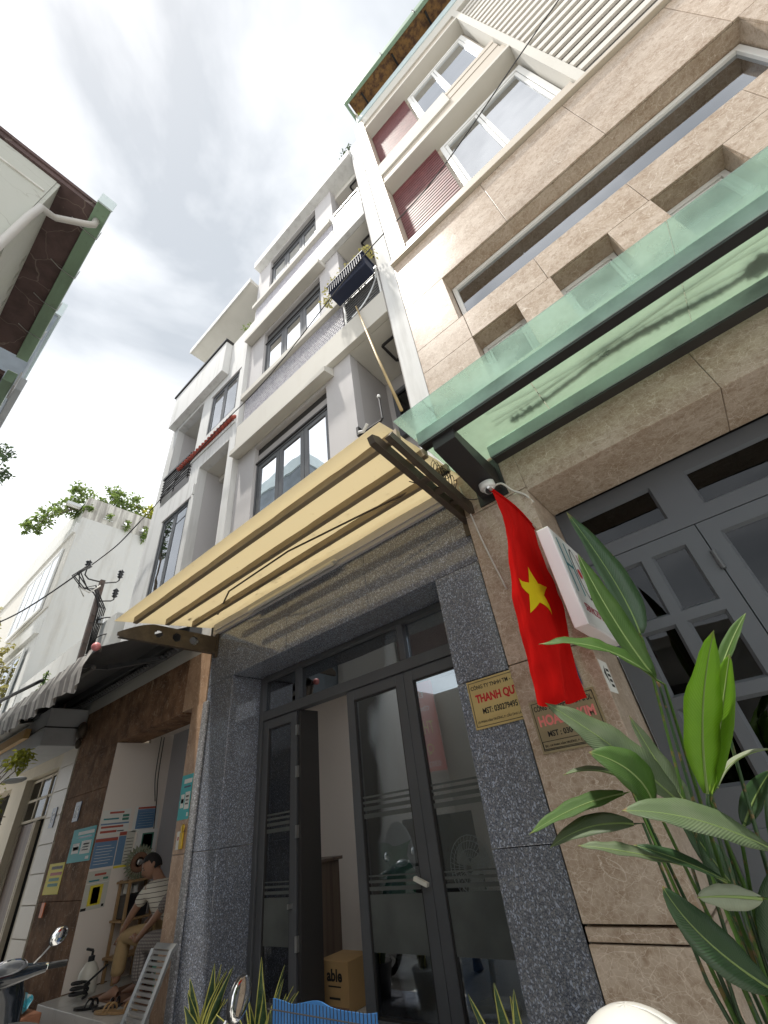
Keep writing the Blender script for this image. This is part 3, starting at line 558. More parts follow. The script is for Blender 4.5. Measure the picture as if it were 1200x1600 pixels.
MB().box(X0, XR+.01, -.08, .9, 13.05, 13.34).build('roof_slab', 'plaster_white', H2, bevel=.006)
MB().box(X0+.05, XR+.01, -.02, .9, 13.342, 13.50).build('roof_slab', 'plaster_white', H2, bevel=.006)
MB().box(X0+.3, XR, .25, .95, 12.83, 13.045).build('soffit_board', 'soffit_paint', H2)
for z0, z1 in ((7.165, 7.90), (10.445, 11.14)):
    MB().box(X0+.06, XB-.02, .075, .098, z0, z1).build('mosaic_panel', 'mosaic_grey', H2)
    if z0 < 8:
        mb = MB()
        for i in range(44):
            for j in range(12): mb.obox((X0+.09+i*.0575+(j % 2)*.028, .073, z0+.04+j*.06), (.034, .012, .034), (0, R_(45), 0))
        tag(mb.build('mosaic_tiles', 'mosaic_grey', H2), kind='stuff')
    MB().box(X0, XB-.03, -.0, .097, z1+.002, z1+.14).build('ledge', 'plaster_warm', H2, bevel=.006)
for z in (6.40, 9.70):
    mb = MB(); mb.prism([(X0+.02, -.09, z-.02), (X0+.02, .099, z+.03), (X0+.02, .099, z+.21), (X0+.02, -.09, z+.09)], (-2.49-X0, 0, 0)); mb.build('window_hood', 'plaster_warm', H2, bevel=.005)
for (x0, x1, z0, z1) in (win2, win3, win4):
    MB().box(x0, x1, .17, .2, z1-.13, z1-.002).build('lintel_strip', 'black_metal', H2)
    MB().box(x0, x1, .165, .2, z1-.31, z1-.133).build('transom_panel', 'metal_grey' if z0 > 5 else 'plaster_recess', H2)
    MB().box(x0-.02, x1+.02, .13, .2, z1-.345, z1-.313).build('window_head', 'black_metal', H2)
    window(H2, x0, x1, z0, z1-.348, .15, [.335, .667], 'metal_grey', .03, 'pane_coated', None, sash=.075, depth=.06)
# balconies: hanging frames under each slab, railings, window at the back
for z, a in ((6.55, .45), (9.85, .30), (12.80, .3)):
    mb = MB(); frame = [(-1.72, .30, z), (-1.40, .30, z), (-1.40, .62, z), (-1.72, .62, z)]
    for p, q in zip(frame, frame[1:]+frame[:1]): mb.bar(p, q, .03)
    mb.build('drying_frame', 'black_metal', H2)
f = window(H2, -2.02, -1.55, 5.35, 6.25, .80, [], 'metal_grey', .07, 'pane_dark', None, sash=0); MB().box(-1.95, -1.6, .874, .878, 5.4, 6.2).build('blind', 'dark_room', f)
def railing(parent, z0, z1, x0, x1, y, n=11, arch=True, m='metal_grey'):
    mb = MB(); mb.box(x0, x1, y-.025, y+.025, z1-.035, z1); mb.box(x0, x0+.03, y-.02, y+.02, z0, z1-.036); mb.box(x1-.03, x1, y-.02, y+.02, z0, z1-.036)
    r = mb.build('railing', 'white_frame' if m == 'metal_grey' else m, parent)
    proto = None
    for k in range(n):
        z = z0+.05+k*(z1-z0-.12)/(n-1)
        if proto is None: proto = MB().box(x0+.032, x1-.032, y-.008, y+.008, z, z+.022).build('bar', m, r); zz = z
        else: c = proto.copy(); c.location.z = z-zz; c.parent = r; COL.objects.link(c)
    if arch:
        MB().tube([(x0+.15+.55*math.sin(t), y-.02, z0+.02+(z1-z0-.08)*(1-math.cos(t))) for t in [i*math.pi/2/10 for i in range(11)]], .02, 6).build('arch_bar', 'steel', r)
    return r
railing(H2, 7.17, 7.93, XB+.06, XR-.01, .03)
railing(H2, 10.45, 11.22, XB+.06, XR-.01, .03, arch=False)
MB().prism([(XB+.3, -.03, 10.7), (XB+.55, -.03, 10.7), (XB+.62, -.03, 11.1), (XB+.34, -.03, 11.1)], (0, .02, 0))
# shop front of granite
MB().box(-4.68, -4.20, 0.0, .5, .152, 1.30).build('pillar_stone', 'granite', H2, bevel=.004)
MB().box(-4.68, -4.20, 0.0, .5, 1.304, 2.78).build('pillar_stone', 'granite', H2, bevel=.004)
MB().box(-4.70, -4.60, -.03, -.002, .152, 2.62).build('corner_stone', 'granite_worn', H2, bevel=.01)
for z0, z1 in ((.152, 1.14), (1.144, 2.0), (2.004, 2.78)): MB().box(-1.495, -1.076, 0.0, .5, z0, z1).build('pillar_stone', 'granite', H2, bevel=.004)
for a, b in ((-4.68, -3.3), (-3.296, -2.2), (-2.196, -1.076)): MB().box(a, b, 0.0, .5, 2.784, 3.55).build('beam_stone', 'granite', H2, bevel=.004)
MB().box(-4.66, -1.09, -.035, -.002, 3.36, 3.50).build('wall_trim', 'plaster_grey', H2)
# door frame and leaves
def alu(parent, x0, x1, z0, z1, y, gm='pane', w=.085, name='door', wb=.14, film=True):
    f = frame_mb(x0, x1, z0, z1, y, y+.045, w, wb=wb).build(name, 'metal_grey', parent, bevel=.004)
    frame_mb(x0+w, x1-w, z0+wb, z1-w, y+.008, y+.037, .012).build('gasket', 'black_metal', f)
    MB().box(x0+w, x1-w, y+.02, y+.026, z0+wb, z1-w).build('pane', gm, f)
    if film:
        mb = MB(); a, b, yy = x0+w+.012, x1-w-.012, y+.016
        mb.box(a, b, yy, yy+.002, .62, .915); mb.build('frosted_film', 'frosted', f)
        for za, zb in ((.935, .957), (.977, .992), (1.012, 1.02), (1.36, 1.39), (1.41, 1.435), (1.455, 1.472), (1.492, 1.505)): MB().box(a, b, yy, yy+.002, za, zb).build('film_stripe', 'frosted', f)
    return f
DY = .36
mb = MB(); mb.box(-4.196, -4.14, DY, DY+.1, .17, 2.778); mb.box(-1.555, -1.499, DY, DY+.1, .17, 2.778); mb.box(-4.138, -1.557, DY, DY+.1, 2.33, 2.42); mb.box(-4.138, -1.557, DY, DY+.1, 2.735, 2.778)
for x in (-3.60, -2.20): mb.box(x, x+.06, DY, DY+.1, 2.422, 2.733)
DF = mb.build('door_frame', 'metal_grey', H2, bevel=.004)
for a, b in ((-4.138, -3.602), (-3.538, -2.202), (-2.138, -1.557)): MB().box(a, b, DY+.05, DY+.056, 2.422, 2.733).build('pane', 'pane_bright', DF)
lf = alu(H2, -4.135, -3.60, .175, 2.325, DY+.02); MB().box(-3.66, -3.64, DY-.02, DY+.02, .85, .88).build('handle', 'steel', lf)
lf = alu(H2, -2.89, -2.215, .175, 2.325, DY+.02)
lf = alu(H2, -2.21, -1.56, .175, 2.325, DY+.02)
MB().obox((-2.27, DY-.02, .98), (.11, .03, .022), (0, .35, 0)).build('handle', 'plastic_cream', lf)
mb = MB(); mb.box(-3.585, -3.545, DY+.03, .62, .175, 2.325)
lf = mb.build('door', 'black_metal', H2, bevel=.003)
for z in (.6, 1.3, 1.75, 2.1): MB().box(-3.595, -3.57, DY+.005, DY+.03, z, z+.09).build('hinge', 'steel', lf)
# shop interior
mb = MB(); mb.box(-4.66, -1.10, .52, 4.6, .152, .20); mb.build('interior_floor', 'floor_tile', H2)
MB().box(-4.68, -4.60, .502, 4.6, .2, 3.1).build('interior_wall', 'room_white', H2); MB().box(-1.17, -1.09, .502, 4.6, .2, 3.1).build('interior_wall', 'room_white', H2)
MB().box(-4.6, -1.17, 4.5, 4.6, .2, 3.1).build('interior_wall', 'room_white', H2); MB().box(-4.6, -1.17, .502, 3.05, 3.0, 3.1).build('interior_ceiling', 'room_white', H2)  # ceiling stops short: unseen rear opening added to let sky light brighten the shop

# translucent yellow awning over the shop
AW = thing('yellow_awning', 'yellow translucent plastic awning on bronze brackets over the granite shop', 'awning', (-2.9, -.02, 3.1))
def aw_z(y): return 3.50+.15*(y)/1.1     # slope towards the alley
rows = []
for j in range(9):
    y = -1.10+j*(1.095)/8
    rows.append([(-4.76+i*3.74/24, y, aw_z(y)+.012*math.sin(i*1.1)*(j % 2)) for i in range(25)])
MB().grid(rows).build('sheet', 'awning_yellow', AW, smooth=True, solid=.004)
for y in (-.95, -.63, -.33):
    MB().box(-4.58 if y > -.9 else -4.60, -.99, y-.022, y+.022, aw_z(y)-.075, aw_z(y)-.006).build('batten', 'batten', AW, bevel=.003)
MB().box(-4.6, -1.0, -.05, -.018, 3.40, 3.455).build('wall_rail', 'plaster_grey', AW)
for x in (-4.585, -1.12):
    mb = MB()
    if x < -4:
        # cut-out fin: plates above and below a row of round holes
        prof = lambda y: (3.13+.005*abs(y), 3.32-.15*max(0, (-y-.75)/.35)**1.5)
        ys = [-.03-1.07*i/60 for i in range(61)]
        hs = [(-.30, .050), (-.50, .048), (-.70, .040)]
        for a, b in zip(ys[:-1], ys[1:]):
            for (p0, p1) in ((0, 1),):
                za0, zb0 = prof(a); za1, zb1 = prof(b); mid = (a+b)/2; zc = (za0+zb0)/2; cut = None
                for hy, hr in hs:
                    if abs(mid-hy) < hr: cut = math.sqrt(hr*hr-(mid-hy)**2)
                segs = [(za0, zb0, za1, zb1)] if cut is None else [(za0, zc-cut, za1, zc-cut), (zc+cut, zb0, zc+cut, zb1)]
                for s0, s1, s2, s3 in segs: mb.prism([(x, a, s0), (x, b, s2), (x, b, s3), (x, a, s1)], (.012, 0, 0))
        mb.box(x-.02, x+.03, -1.08, -.03, 3.118, 3.128); mb.box(x-.02, x+.03, -.03, -.002, 3.08, 3.36)
    else:
        mb.prism([(x, -.02, 3.10), (x, -1.10, 3.22), (x, -1.12, 3.27), (x, -1.05, 3.30), (x, -.02, 3.20)], (.045, 0, 0))
        mb.prism([(x+.09, -.02, 3.10), (x+.09, -1.06, 3.24), (x+.09, -1.02, 3.30), (x+.09, -.02, 3.20)], (.04, 0, 0))
        for y in (-.25, -.45, -.62): mb.box(x+.045, x+.09, y-.03, y+.03, 3.155, 3.175)
        mb.box(x-.02, x+.15, -.015, -.002, 3.0, 3.36)
    mb.build('bracket', 'bronze_metal', AW)
tag(MB().tube([(-3.85, -.085, 3.37), (-2.52, -.085, 3.37)], .022, 10).box(-3.88, -2.49, -.085, -.04, 3.392, 3.41).build('tube_light', 'plastic_cream', smooth=False), 'long unlit tube light under the yellow awning', 'light')
tag(MB().tube([(-4.3, -.2, 3.47), (-3.6, -.5, 3.395), (-2.6, -.55, 3.37), (-1.7, -.42, 3.38), (-1.2, -.3, 3.42)], .009, 7).build('shadow_line', 'bronze_metal', smooth=True), 'thin dark tube drawn as the diagonal shadow line under the yellow awning', 'hose')  # dark tube modelled in place of a diagonal shadow line on the sheet
rnd = random.Random(9); mb = MB()
for i in range(70): mb.obox((rnd.uniform(-4.6, -1.1), -.08-abs(rnd.gauss(0, .25)), 3.0), (rnd.uniform(.01, .05), rnd.uniform(.008, .02), .004), (0, 0, rnd.uniform(0, 3)))
mb.v = [Vector((v.x, max(v.y, -1.05), v.z+.525+.15*max(v.y, -1.05)/1.1)) for v in mb.v]
tag(mb.build('fallen_leaves', 'debris'), 'fallen leaves lying on the yellow awning', 'leaves', kind='stuff')

# ================================================================ white townhouse over the 1/6 shop
H3 = thing('white_townhouse', 'white townhouse with a red tile ledge and two-light windows, left of the grey townhouse', 'house', (-6.2, 0, 0))
A0, A1 = -7.70, -4.775
w2 = (-7.08, -6.12, 4.45, 6.38); r2 = (-5.96, -4.97, 3.8, 7.02); w3 = (-5.93, -4.93, 7.84, 9.02); r3 = (-7.42, -6.30, 6.9, 9.2)
holes_wall(A0, A1, 3.56, 10.40, .0, .16, [w2, r2, w3, r3]).build('wall', 'plaster_white', H3)
MB().box(A0, A1, .9, 3.0, 3.56, 10.3).build('wall', 'plaster_white', H3)
MB().box(A0, A0+.15, .162, .897, 3.56, 10.3).build('side_wall', 'plaster_white', H3)
for x0, x1, z0, z1 in (r2, r3):
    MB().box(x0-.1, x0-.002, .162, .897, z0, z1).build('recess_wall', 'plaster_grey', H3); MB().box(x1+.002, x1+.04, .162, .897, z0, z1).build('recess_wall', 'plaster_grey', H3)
    MB().box(x0-.1, x1+.04, .162, .897, z1+.003, z1+.15).build('recess_ceiling', 'soffit_paint', H3)
MB().box(-5.955, -4.975, .42, .62, 6.90, 7.02).build('ceiling_beam', 'plaster_warm', H3)
window(H3, *w2, .012, [.48], 'metal_grey', .035, 'pane_lace', 'curtain_lace', sash=.05, depth=.05, cgap=.07)
window(H3, *w3, .012, [.48], 'metal_grey', .035, 'pane_lace', 'curtain_lace', sash=.05, depth=.05, cgap=.07)
for (x0, x1, z0, z1) in (w2, w3): MB().box(x0-.03, x1+.05, -.012, -.001, z1+.0, z1+.03).build('drip_edge', 'plaster_grey', H3)
MB().box(-5.99, -5.96, -.04, -.002, 6.38, 6.62).build('downpipe', 'plastic_white', H3)
# red roof tiles along the ledge
for k in range(19):
    x = -6.72+k*.102
    MB().tube([(x, -.075, 7.45), (x, .0, 7.53)], .046, 8).build('roof_tile', 'red_tile', H3, smooth=True)
mb = MB(); mb.box(-6.95, -4.85, -.02, -.002, 7.36, 7.44); mb.build('tile_bed', 'plaster_white', H3)
# balcony with black rail in the upper left recess
mb = MB(); mb.box(-7.42, -6.32, -.06, -.01, 7.60, 7.66); mb.box(-6.37, -6.32, -.01, .14, 7.60, 7.66)
rl = mb.build('railing', 'black_metal', H3); pr_ = None
for z in (7.08, 7.15, 7.22, 7.31, 7.38, 7.45, 7.52):
    if pr_ is None: pr_ = MB().box(-7.41, -6.34, -.045, -.027, z, z+.02).box(-6.355, -6.337, -.026, .10, z, z+.02).build('bar', 'black_metal', rl); z0 = z
    else: c = pr_.copy(); c.location.z = z-z0; c.parent = rl; COL.objects.link(c)
for x in (-7.40, -6.9, -6.37): MB().box(x, x+.02, -.026, -.01, 7.02, 7.6).build('bar_post', 'black_metal', rl)
# projecting parapet box on the top floor
MB().box(-7.62, -5.39, -.16, -.002, 9.30, 10.36).build('parapet_box', 'plaster_white', H3, bevel=.006)
mb = MB(); mb.box(-7.64, -5.36, -.19, -.13, 10.38, 10.43); mb.box(-5.40, -5.36, -.13, .08, 10.38, 10.43); mb.build('parapet_rail', 'black_metal', H3)
MB().box(-7.55, A1, -.12, 3, 12.30, 12.44).build('roof_slab', 'soffit_paint', H3, bevel=.006)
MB().box(-7.56, A1, -.14, -.122, 12.28, 12.47).build('roof_edge', 'plaster_white', H3)
MB().box(-7.3, A1, 2.4, 2.6, 10.3, 12.3).build('wall', 'plaster_warm', H3)
# --- ground floor: marble portal of the 1/6 shop
for z0, z1 in ((.131, .60), (.604, 1.3), (1.304, 2.62)):
    MB().box(-4.955, -4.705, -.012, .35, z0, z1).build('pillar_stone', 'marble_rose', H3, bevel=.004)
for z0, z1 in ((.131, 1.0), (1.004, 2.1), (2.104, 2.6)): MB().box(-8.26, -6.885, .0, .45, z0, z1).build('pillar_stone', 'marble_brown', H3, bevel=.005)
for a, b in ((-8.26, -6.4), (-6.396, -5.2), (-5.196, -4.705)): MB().box(a, b, .0, .35, 2.624 if b > -4.8 else 2.604, 3.24).build('beam_stone', 'marble_brown' if b < -4.9 else 'marble_rose', H3, bevel=.004)
MB().box(-8.26, -4.705, .0, .3, 3.243, 3.555).build('wall', 'plaster_warm', H3)
MB().box(-6.883, -4.707, .35, 2.5, 2.72, 2.80).build('interior_ceiling', 'room_white', H3)
MB().box(-6.95, -6.886, .452, .80, .25, 2.72).build('interior_wall', 'room_white', H3)
MB().box(-6.884, -6.870, .004, .76, .27, 2.60).build('interior_wall', 'room_white', H3)
MB().box(-6.868, -4.707, .762, .80, .27, 2.72).build('interior_wall', 'room_grey', H3)
MB().box(-4.74, -4.707, .352, .76, .27, 2.72).build('interior_wall', 'room_grey', H3)
MB().box(-6.868, -4.96, -.20, .76, .131, .262).build('threshold', 'floor_tile', H3, bevel=.004)
# grey striped retractable awning
A2 = thing('grey_awning', 'dark grey retractable awning with a striped valance over the marble portal', 'awning', (-6.8, 0, 2.8))
mb = MB(); mb.add([(-5.06, -1.08, 3.17), (-5.0, -.06, 3.62), (-11.4, -.06, 3.62), (-11.4, -1.08, 3.17)], [(0, 1, 2, 3)]); mb.build('canvas', 'awning_grey', A2, solid=.004)
MB().box(-11.4, -5.06, -1.10, -1.05, 3.12, 3.17).build('front_bar', 'black_metal', A2)
MB().tube([(-5.0, -.10, 3.40), (-11.4, -.10, 3.40)], .045, 10).build('roller', 'awning_grey', A2)
MB().box(-11.4, -5.0, -.16, -.004, 3.47, 3.60).build('cassette', 'awning_grey', A2)
mb = MB()
for x in (-5.6, -8.4): mb.bar((x, -.12, 3.36), (x-.5, -.62, 3.30), .05); mb.bar((x-.5, -.62, 3.30), (x-.05, -1.05, 3.14), .05)
mb.build('folding_arm', 'metal_grey', A2)
for x in (-11.38, -9.8, -8.2, -6.7): MB().box(x, x+1.5, -1.06, -1.02, 2.98, 3.02).build('valance_rod', 'black_metal', A2)
rnd = random.Random(3); N_ = 150; x = -5.07; mbs = MB()
cols_ = []
for k in range(N_):
    w_ = .042; drop = .34+.03*math.sin(k*.4)+rnd.uniform(-.015, .015); y = -1.115-.02*math.sin(k*.9)
    y2 = -1.115-.03*math.sin(k*.9+.5)-rnd.uniform(0, .012); cols_.append((x, y, y2, 3.15, 3.16-drop)); x -= w_
for k in range(N_-1):
    a, b = cols_[k], cols_[k+1]; mbs.m = k % 2
    mbs.add([(a[0], a[1], a[3]), (b[0], b[1], b[3]), (b[0]-.09, b[2]-.02, (b[3]+b[4])/2), (b[0]-.12, b[2], b[4]), (a[0]-.12, a[2], a[4]), (a[0]-.09, a[2]-.02, (a[3]+a[4])/2)], [(0, 1, 2, 5), (5, 2, 3, 4)])
mbs.build('valance', ['valance_light', 'valance_dark'], A2, solid=.003)
MB().ell((-5.03, -1.12, 3.155), (.045, .045, .045)).build('end_cap', 'pink_plastic', A2, smooth=True)
mb = MB()
for i in range(42):
    xx = -8.3+i*.08; mb.tube([(xx, -.17, 3.40), (xx+.02, -.20, 3.36), (xx+.04, -.16, 3.33)], .008, 5)
tag(mb.build('cable_clutter', 'black_metal'), 'row of black clips and cable loops under the back of the grey awning', 'cables')
tag(MB().ell((-8.05, -.10, 2.96), (.09, .07, .13)).ell((-8.0, -.12, 2.78), (.05, .04, .07)).build('hanging_bell', 'bronze_metal', smooth=True), 'dark round box hanging at the top left corner of the marble portal', 'box')

# ================================================================ low beige house at the far left of the row
H4 = thing('beige_house', 'low beige house with a gridded fanlight and grey tin balcony box, leftmost in the row', 'house', (-10, 0, 0))
dr = (-10.45, -8.95, 0, 2.62)
holes_wall(-14, -8.27, 0.0, 3.0, .0, .22, [dr, (-12.8, -11.2, 0, 2.6)]).build('wall', 'cream_paint', H4)
for k in range(9): MB().box(-8.85, -8.28, -.012, -.001, .02+k*.32, .33+k*.32).build('tile', 'cream_tile', H4, bevel=.003)
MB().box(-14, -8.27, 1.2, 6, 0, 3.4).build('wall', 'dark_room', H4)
MB().box(-14, -8.27, .02, 6, 3.3, 5.0).build('wall', 'plaster_old', H4)
MB().box(-8.27, -8.262, .3, 1.2, 0, 3.0).build('wall', 'cream_paint', H4)
MB().box(-14, -8.30, -.52, -.002, 2.80, 3.32).build('balcony_box', 'tin_grey', H4, bevel=.01)
MB().box(-14, -8.29, -.535, -.003, 3.04, 3.06).build('box_seam', 'black_metal', H4)
MB().box(-14, -8.9, -.62, -.54, 3.0, 3.14).build('timber_fascia', 'timber_yellow', H4, bevel=.006)
for k in range(30):
    mb = MB(); mb.prism([(-8.95-k*.17, -.75, 3.20), (-8.95-k*.17-.085, -.75, 3.235), (-8.95-k*.17-.17, -.75, 3.20)], (0, .6, .12)); mb.build('corrugation', 'roof_tin', H4)
# fanlight and double door
df = MB()
for x in (-10.42, -9.95, -9.5, -9.03): df.box(x, x+.035, .10, .14, 1.98, 2.6)
for z in (1.98, 2.27, 2.56): df.box(-10.42, -8.995, .105, .135, z, z+.035)
DFR = df.build('fanlight', 'cream_paint', H4)
for i in range(3):
    for j in range(2): MB().box(-10.38+i*.46, -9.955+i*.46, .118, .122, 2.02+j*.29, 2.27+j*.29).build('pane', 'pane_dark', DFR)
mb = MB(); mb.box(-10.44, -9.7, .12, .16, .05, 1.96)
D4 = mb.build('door', 'wood_brown', H4)
mb = MB(); mb.box(-10.44, -10.38, .095, .118, .05, 1.96); mb.box(-9.76, -9.70, .095, .118, .05, 1.96); mb.box(-9.68, -9.64, .095, .16, .05, 1.97); mb.build('door_stile', 'cream_paint', D4)
n12 = box('number_plate', 'enamel_blue', None, -8.62, -8.45, -.022, -.014, 1.80, 2.04); tag(n12, 'small dark blue number plate on the beige tiles beside the fanlight door', 'sign')
text('12', .12, .12, (-8.535, -.0235, 1.92), n12, 'ink_white')

# ================================================================ tall white block with roof plants, farther down the alley
H5 = thing('white_block', 'tall white block with weather-stained parapet and plants on its roof, beyond the low beige house', 'building', (-15, 1, 0))
BX = -13.6
MB().box(-22, BX, .0, 2.9, 0, 10.15).build('wall', 'plaster_old', H5)
# stained parapet with square vents
def parapet(x, y0, y1, z0, z1, vents):
    mb = MB(); ys = sorted({y0, y1, *[v[0] for v in vents], *[v[1] for v in vents]}); zs = sorted({z0, z1, *[v[2] for v in vents], *[v[3] for v in vents]})
    for a, b in zip(ys[:-1], ys[1:]):
        for c, d in zip(zs[:-1], zs[1:]):
            if any(v[0] < (a+b)/2 < v[1] and v[2] < (c+d)/2 < v[3] for v in vents): continue
            mb.box(x-.15, x, a, b, c, d)
    return mb
parapet(BX, 0, 2.9, 10.152, 10.95, [(.62, .78, 10.35, 10.6), (1.2, 1.36, 10.35, 10.6), (1.78, 1.94, 10.35, 10.6)]).build('parapet', 'stain_dark', H5)
for a, b in ((.55, .85), (1.13, 1.43), (1.71, 2.01)): MB().box(BX+.002, BX+.03, a, b, 10.31, 10.345).build('vent_sill', 'plaster_white', H5)
MB().box(-22, BX-.152, .0, .15, 10.152, 10.95).build('parapet', 'plaster_old', H5)
MB().box(-22, BX, -.10, -.002, 9.55, 9.9).build('band', 'plaster_old', H5); MB().box(-22, BX, -.10, -.002, 6.35, 6.75).build('band', 'plaster_old', H5)
MB().box(-22, BX, -.04, -.002, 7.1, 9.548).build('wall', 'plaster_warm', H5)
for z in (7.2, 4.1): window(H5, -17.2, -14.1, z, z+2.0, -.10, [.25, .5, .75], 'white_frame', .08, 'pane_bright', None, sash=.06, depth=.05)
MB().box(BX-.2, BX-.05, -.5, -.11, 10.5, 10.6).build('bracket', 'steel', H5)

# stained older buildings at the very end of the alley
H6 = thing('stained_building', 'grimy concrete building with water tanks far down the alley', 'building', (-27, 1, 0))
MB().box(-33, -24, .9, 5, 0, 11.6).build('wall', 'stain_dark', H6); MB().box(-26, -23.9, .2, .9, 0, 9.6).build('wall', 'plaster_old', H6)
MB().prism([(-23.85, .0, 9.6), (-23.85, 1.0, 10.1), (-23.85, 1.0, 10.3), (-23.85, -.1, 9.8)], (-2.2, 0, 0)).build('roof', 'timber_yellow', H6)
for i, z in enumerate((5.2, 7.6)): window(H6, -25.6, -24.4, z, z+1.3, .14, [.5], 'metal_grey', .05, 'pane_dark', None, sash=0)
for i, y in enumerate((1.6, 3.4)):
    t = tag(MB().lathe([(.0, 0), (.55, 0), (.58, .1), (.58, 1.1), (.5, 1.3), (.15, 1.4), (0, 1.4)], (-25.2-i, y, 11.6), n=16).build('water_tank', 'steel', smooth=True), ('near', 'far')[i]+' steel water tank on the grimy building\'s roof', 'tank', 'water tanks on the grimy building')
for i, (y, h) in enumerate(((.9, 3.0), (1.15, 3.4))): tag(MB().tube([(-24.2, y, 10.0), (-24.2, y+.1, 10.0+h)], .03, 6).build('roof_pole', 'plastic_white'), ('left', 'right')[i]+' thin white pole standing on the grimy building', 'pole', 'white poles on the grimy building')
H7 = thing('end_building', 'pale building closing the far end of the alley', 'building', (-36, -1, 0))
MB().box(-44, -34, -3, .8, 0, 12.0).build('wall', 'plaster_old', H7)
for z in (3, 6, 9): window(H7, -40, -36, z, z+1.4, .70, [.5], 'metal_grey', .05, 'pane_dark', None, sash=0)

# ================================================================ buildings on the camera's side of the alley (left)
E1 = thing('eaves_house', 'old pale green house with a brown soffit and green gutter, top left', 'house', (-5, -5, 0))
MB().box(-4.9, -2.72, -8, -3.18, 0, 6.42).build('wall', 'plaster_mint', E1)
# alley wall strip with square vents under the soffit
mb = MB()
xs = [-4.88]+[v for k in range(6) for v in (-4.62+k*.2, -4.62+k*.2+.09)]+[-2.725]
for i, (a, b) in enumerate(zip(xs[:-1], xs[1:])):
    if i % 2 == 0: mb.box(a, b, -3.178, -3.15, 6.20, 6.33)
mb.box(-4.88, -2.725, -3.178, -3.15, 6.332, 6.42); mb.box(-4.88, -2.725, -3.178, -3.15, 5.2, 6.198)
mb.build('vent_wall', 'plaster_mint', E1)
MB().box(-4.6, -3.4, -3.179, -3.172, 6.19, 6.34).build('vent_back', 'dark_room', E1)
MB().box(-4.88, -3.6, -3.148, -3.13, 3.2, 5.6).build('shutter', 'brown_soffit', E1)
MB().box(-4.95, -2.70, -7.95, -2.88, 6.43, 6.49).build('soffit', 'brown_soffit', E1)
MB().box(-4.95, -2.685, -7.95, -2.86, 6.492, 6.535).build('roof_edge', 'brown_soffit', E1)
mb = MB(); mb.box(-4.95, -2.60, -2.878, -2.76, 6.40, 6.56); mb.build('gutter', 'green_gutter', E1, bevel=.006)
MB().box(-2.6, -2.585, -2.88, -2.75, 6.39, 6.57).build('gutter_end', 'sky_blue_metal', E1)
for x in (-2.95, -3.5, -4.0, -4.5): MB().tube([(x, -2.752, 6.57), (x, -2.752, 6.393), (x+.01, -2.90, 6.393), (x+.03, -2.99, 6.42)], .005, 5).build('gutter_strap', 'steel', E1)
MB().tube([(-2.78, -2.82, 6.40), (-2.78, -2.82, 6.30), (-2.80, -2.86, 6.27), (-2.86, -3.06, 6.12), (-2.84, -3.10, 6.08), (-2.70, -3.14, 5.85), (-2.68, -3.15, 5.6), (-2.66, -3.17, 4.0), (-2.66, -3.17, 0.3)], .029, 12).build('downpipe', 'pipe_grey', E1, smooth=True)
MB().box(-2.72, -2.705, -8, -3.2, 6.12, 6.14).build('crack_ledge', 'plaster_old', E1)
E2 = thing('second_eaves_house', 'lower old house with peeling red-brown soffit next to the green-guttered house', 'house', (-6, -5, 0))
MB().box(-6.6, -4.96, -8, -3.16, 0, 6.05).build('wall', 'plaster_old', E2)
MB().box(-6.6, -4.97, -7.9, -2.88, 6.052, 6.12).build('soffit', 'brown_soffit', E2)
MB().box(-6.6, -4.955, -2.87, -2.77, 5.98, 6.16).build('gutter', 'green_gutter', E2, bevel=.006)
MB().box(-5.2, -4.94, -2.76, -2.74, 5.95, 6.20).build('gutter_joint', 'tin_grey', E2)
mb = MB()
for k in range(5): mb.box(-7.5, -5.6, -2.94+.0*k, -2.90, 4.4+k*.2, 4.44+k*.2)
mb.build('grille', 'black_metal', E2)
E3 = thing('blue_grey_tower', 'taller blue-grey building rising behind the green gutter', 'building', (-6, -4, 0))
MB().box(-12, -6.64, -7, -2.80, 0, 9.6).build('wall', 'blue_grey_wall', E3); MB().box(-12, -6.60, -7, -2.76, 9.602, 10.0).build('parapet', 'sky_blue_metal', E3)
MB().box(-8.6, -7.2, -2.795, -2.70, 8.0, 8.3).build('balcony_edge', 'tin_grey', E3)
# low wall and house behind the photographer (seen in the reflections)
E4 = thing('low_white_house', 'low white house on the photographer\'s side of the alley', 'house', (1, -4, 0))
MB().box(-2.6, 7, -8, -4.3, 0, 2.9).build('wall', 'plaster_old', E4)
MB().box(-2.7, 7, -8, -4.15, 2.902, 3.05).build('roof_slab', 'soffit_paint', E4)
for x in (-1.6, 1.2, 4.0): window(E4, x, x+1.2, 1.0, 2.4, -4.29, [.5], 'metal_grey', .05, 'pane_dark', None)
RS = box('red_shop_sign', 'sign_red', None, -4.95, -4.25, -3.12, -3.09, 1.85, 3.2); tag(RS, 'red shop sign with yellow and white lettering across the alley', 'sign')
for s, z, h, mm in (('ĐIỆN', 3.02, .15, 'ink_white'), ('CÔNG NGHIỆP', 2.78, .13, 'ink_white'), ('THANH', 2.48, .2, 'flag_yellow'), ('QUÝ', 2.17, .2, 'flag_yellow'), ('0302794951', 1.94, .07, 'ink_white')):
    text(s, h, .55 if len(s) > 4 else .4, (-4.6, -3.088, z), RS, mm, u=(-1, 0, 0))

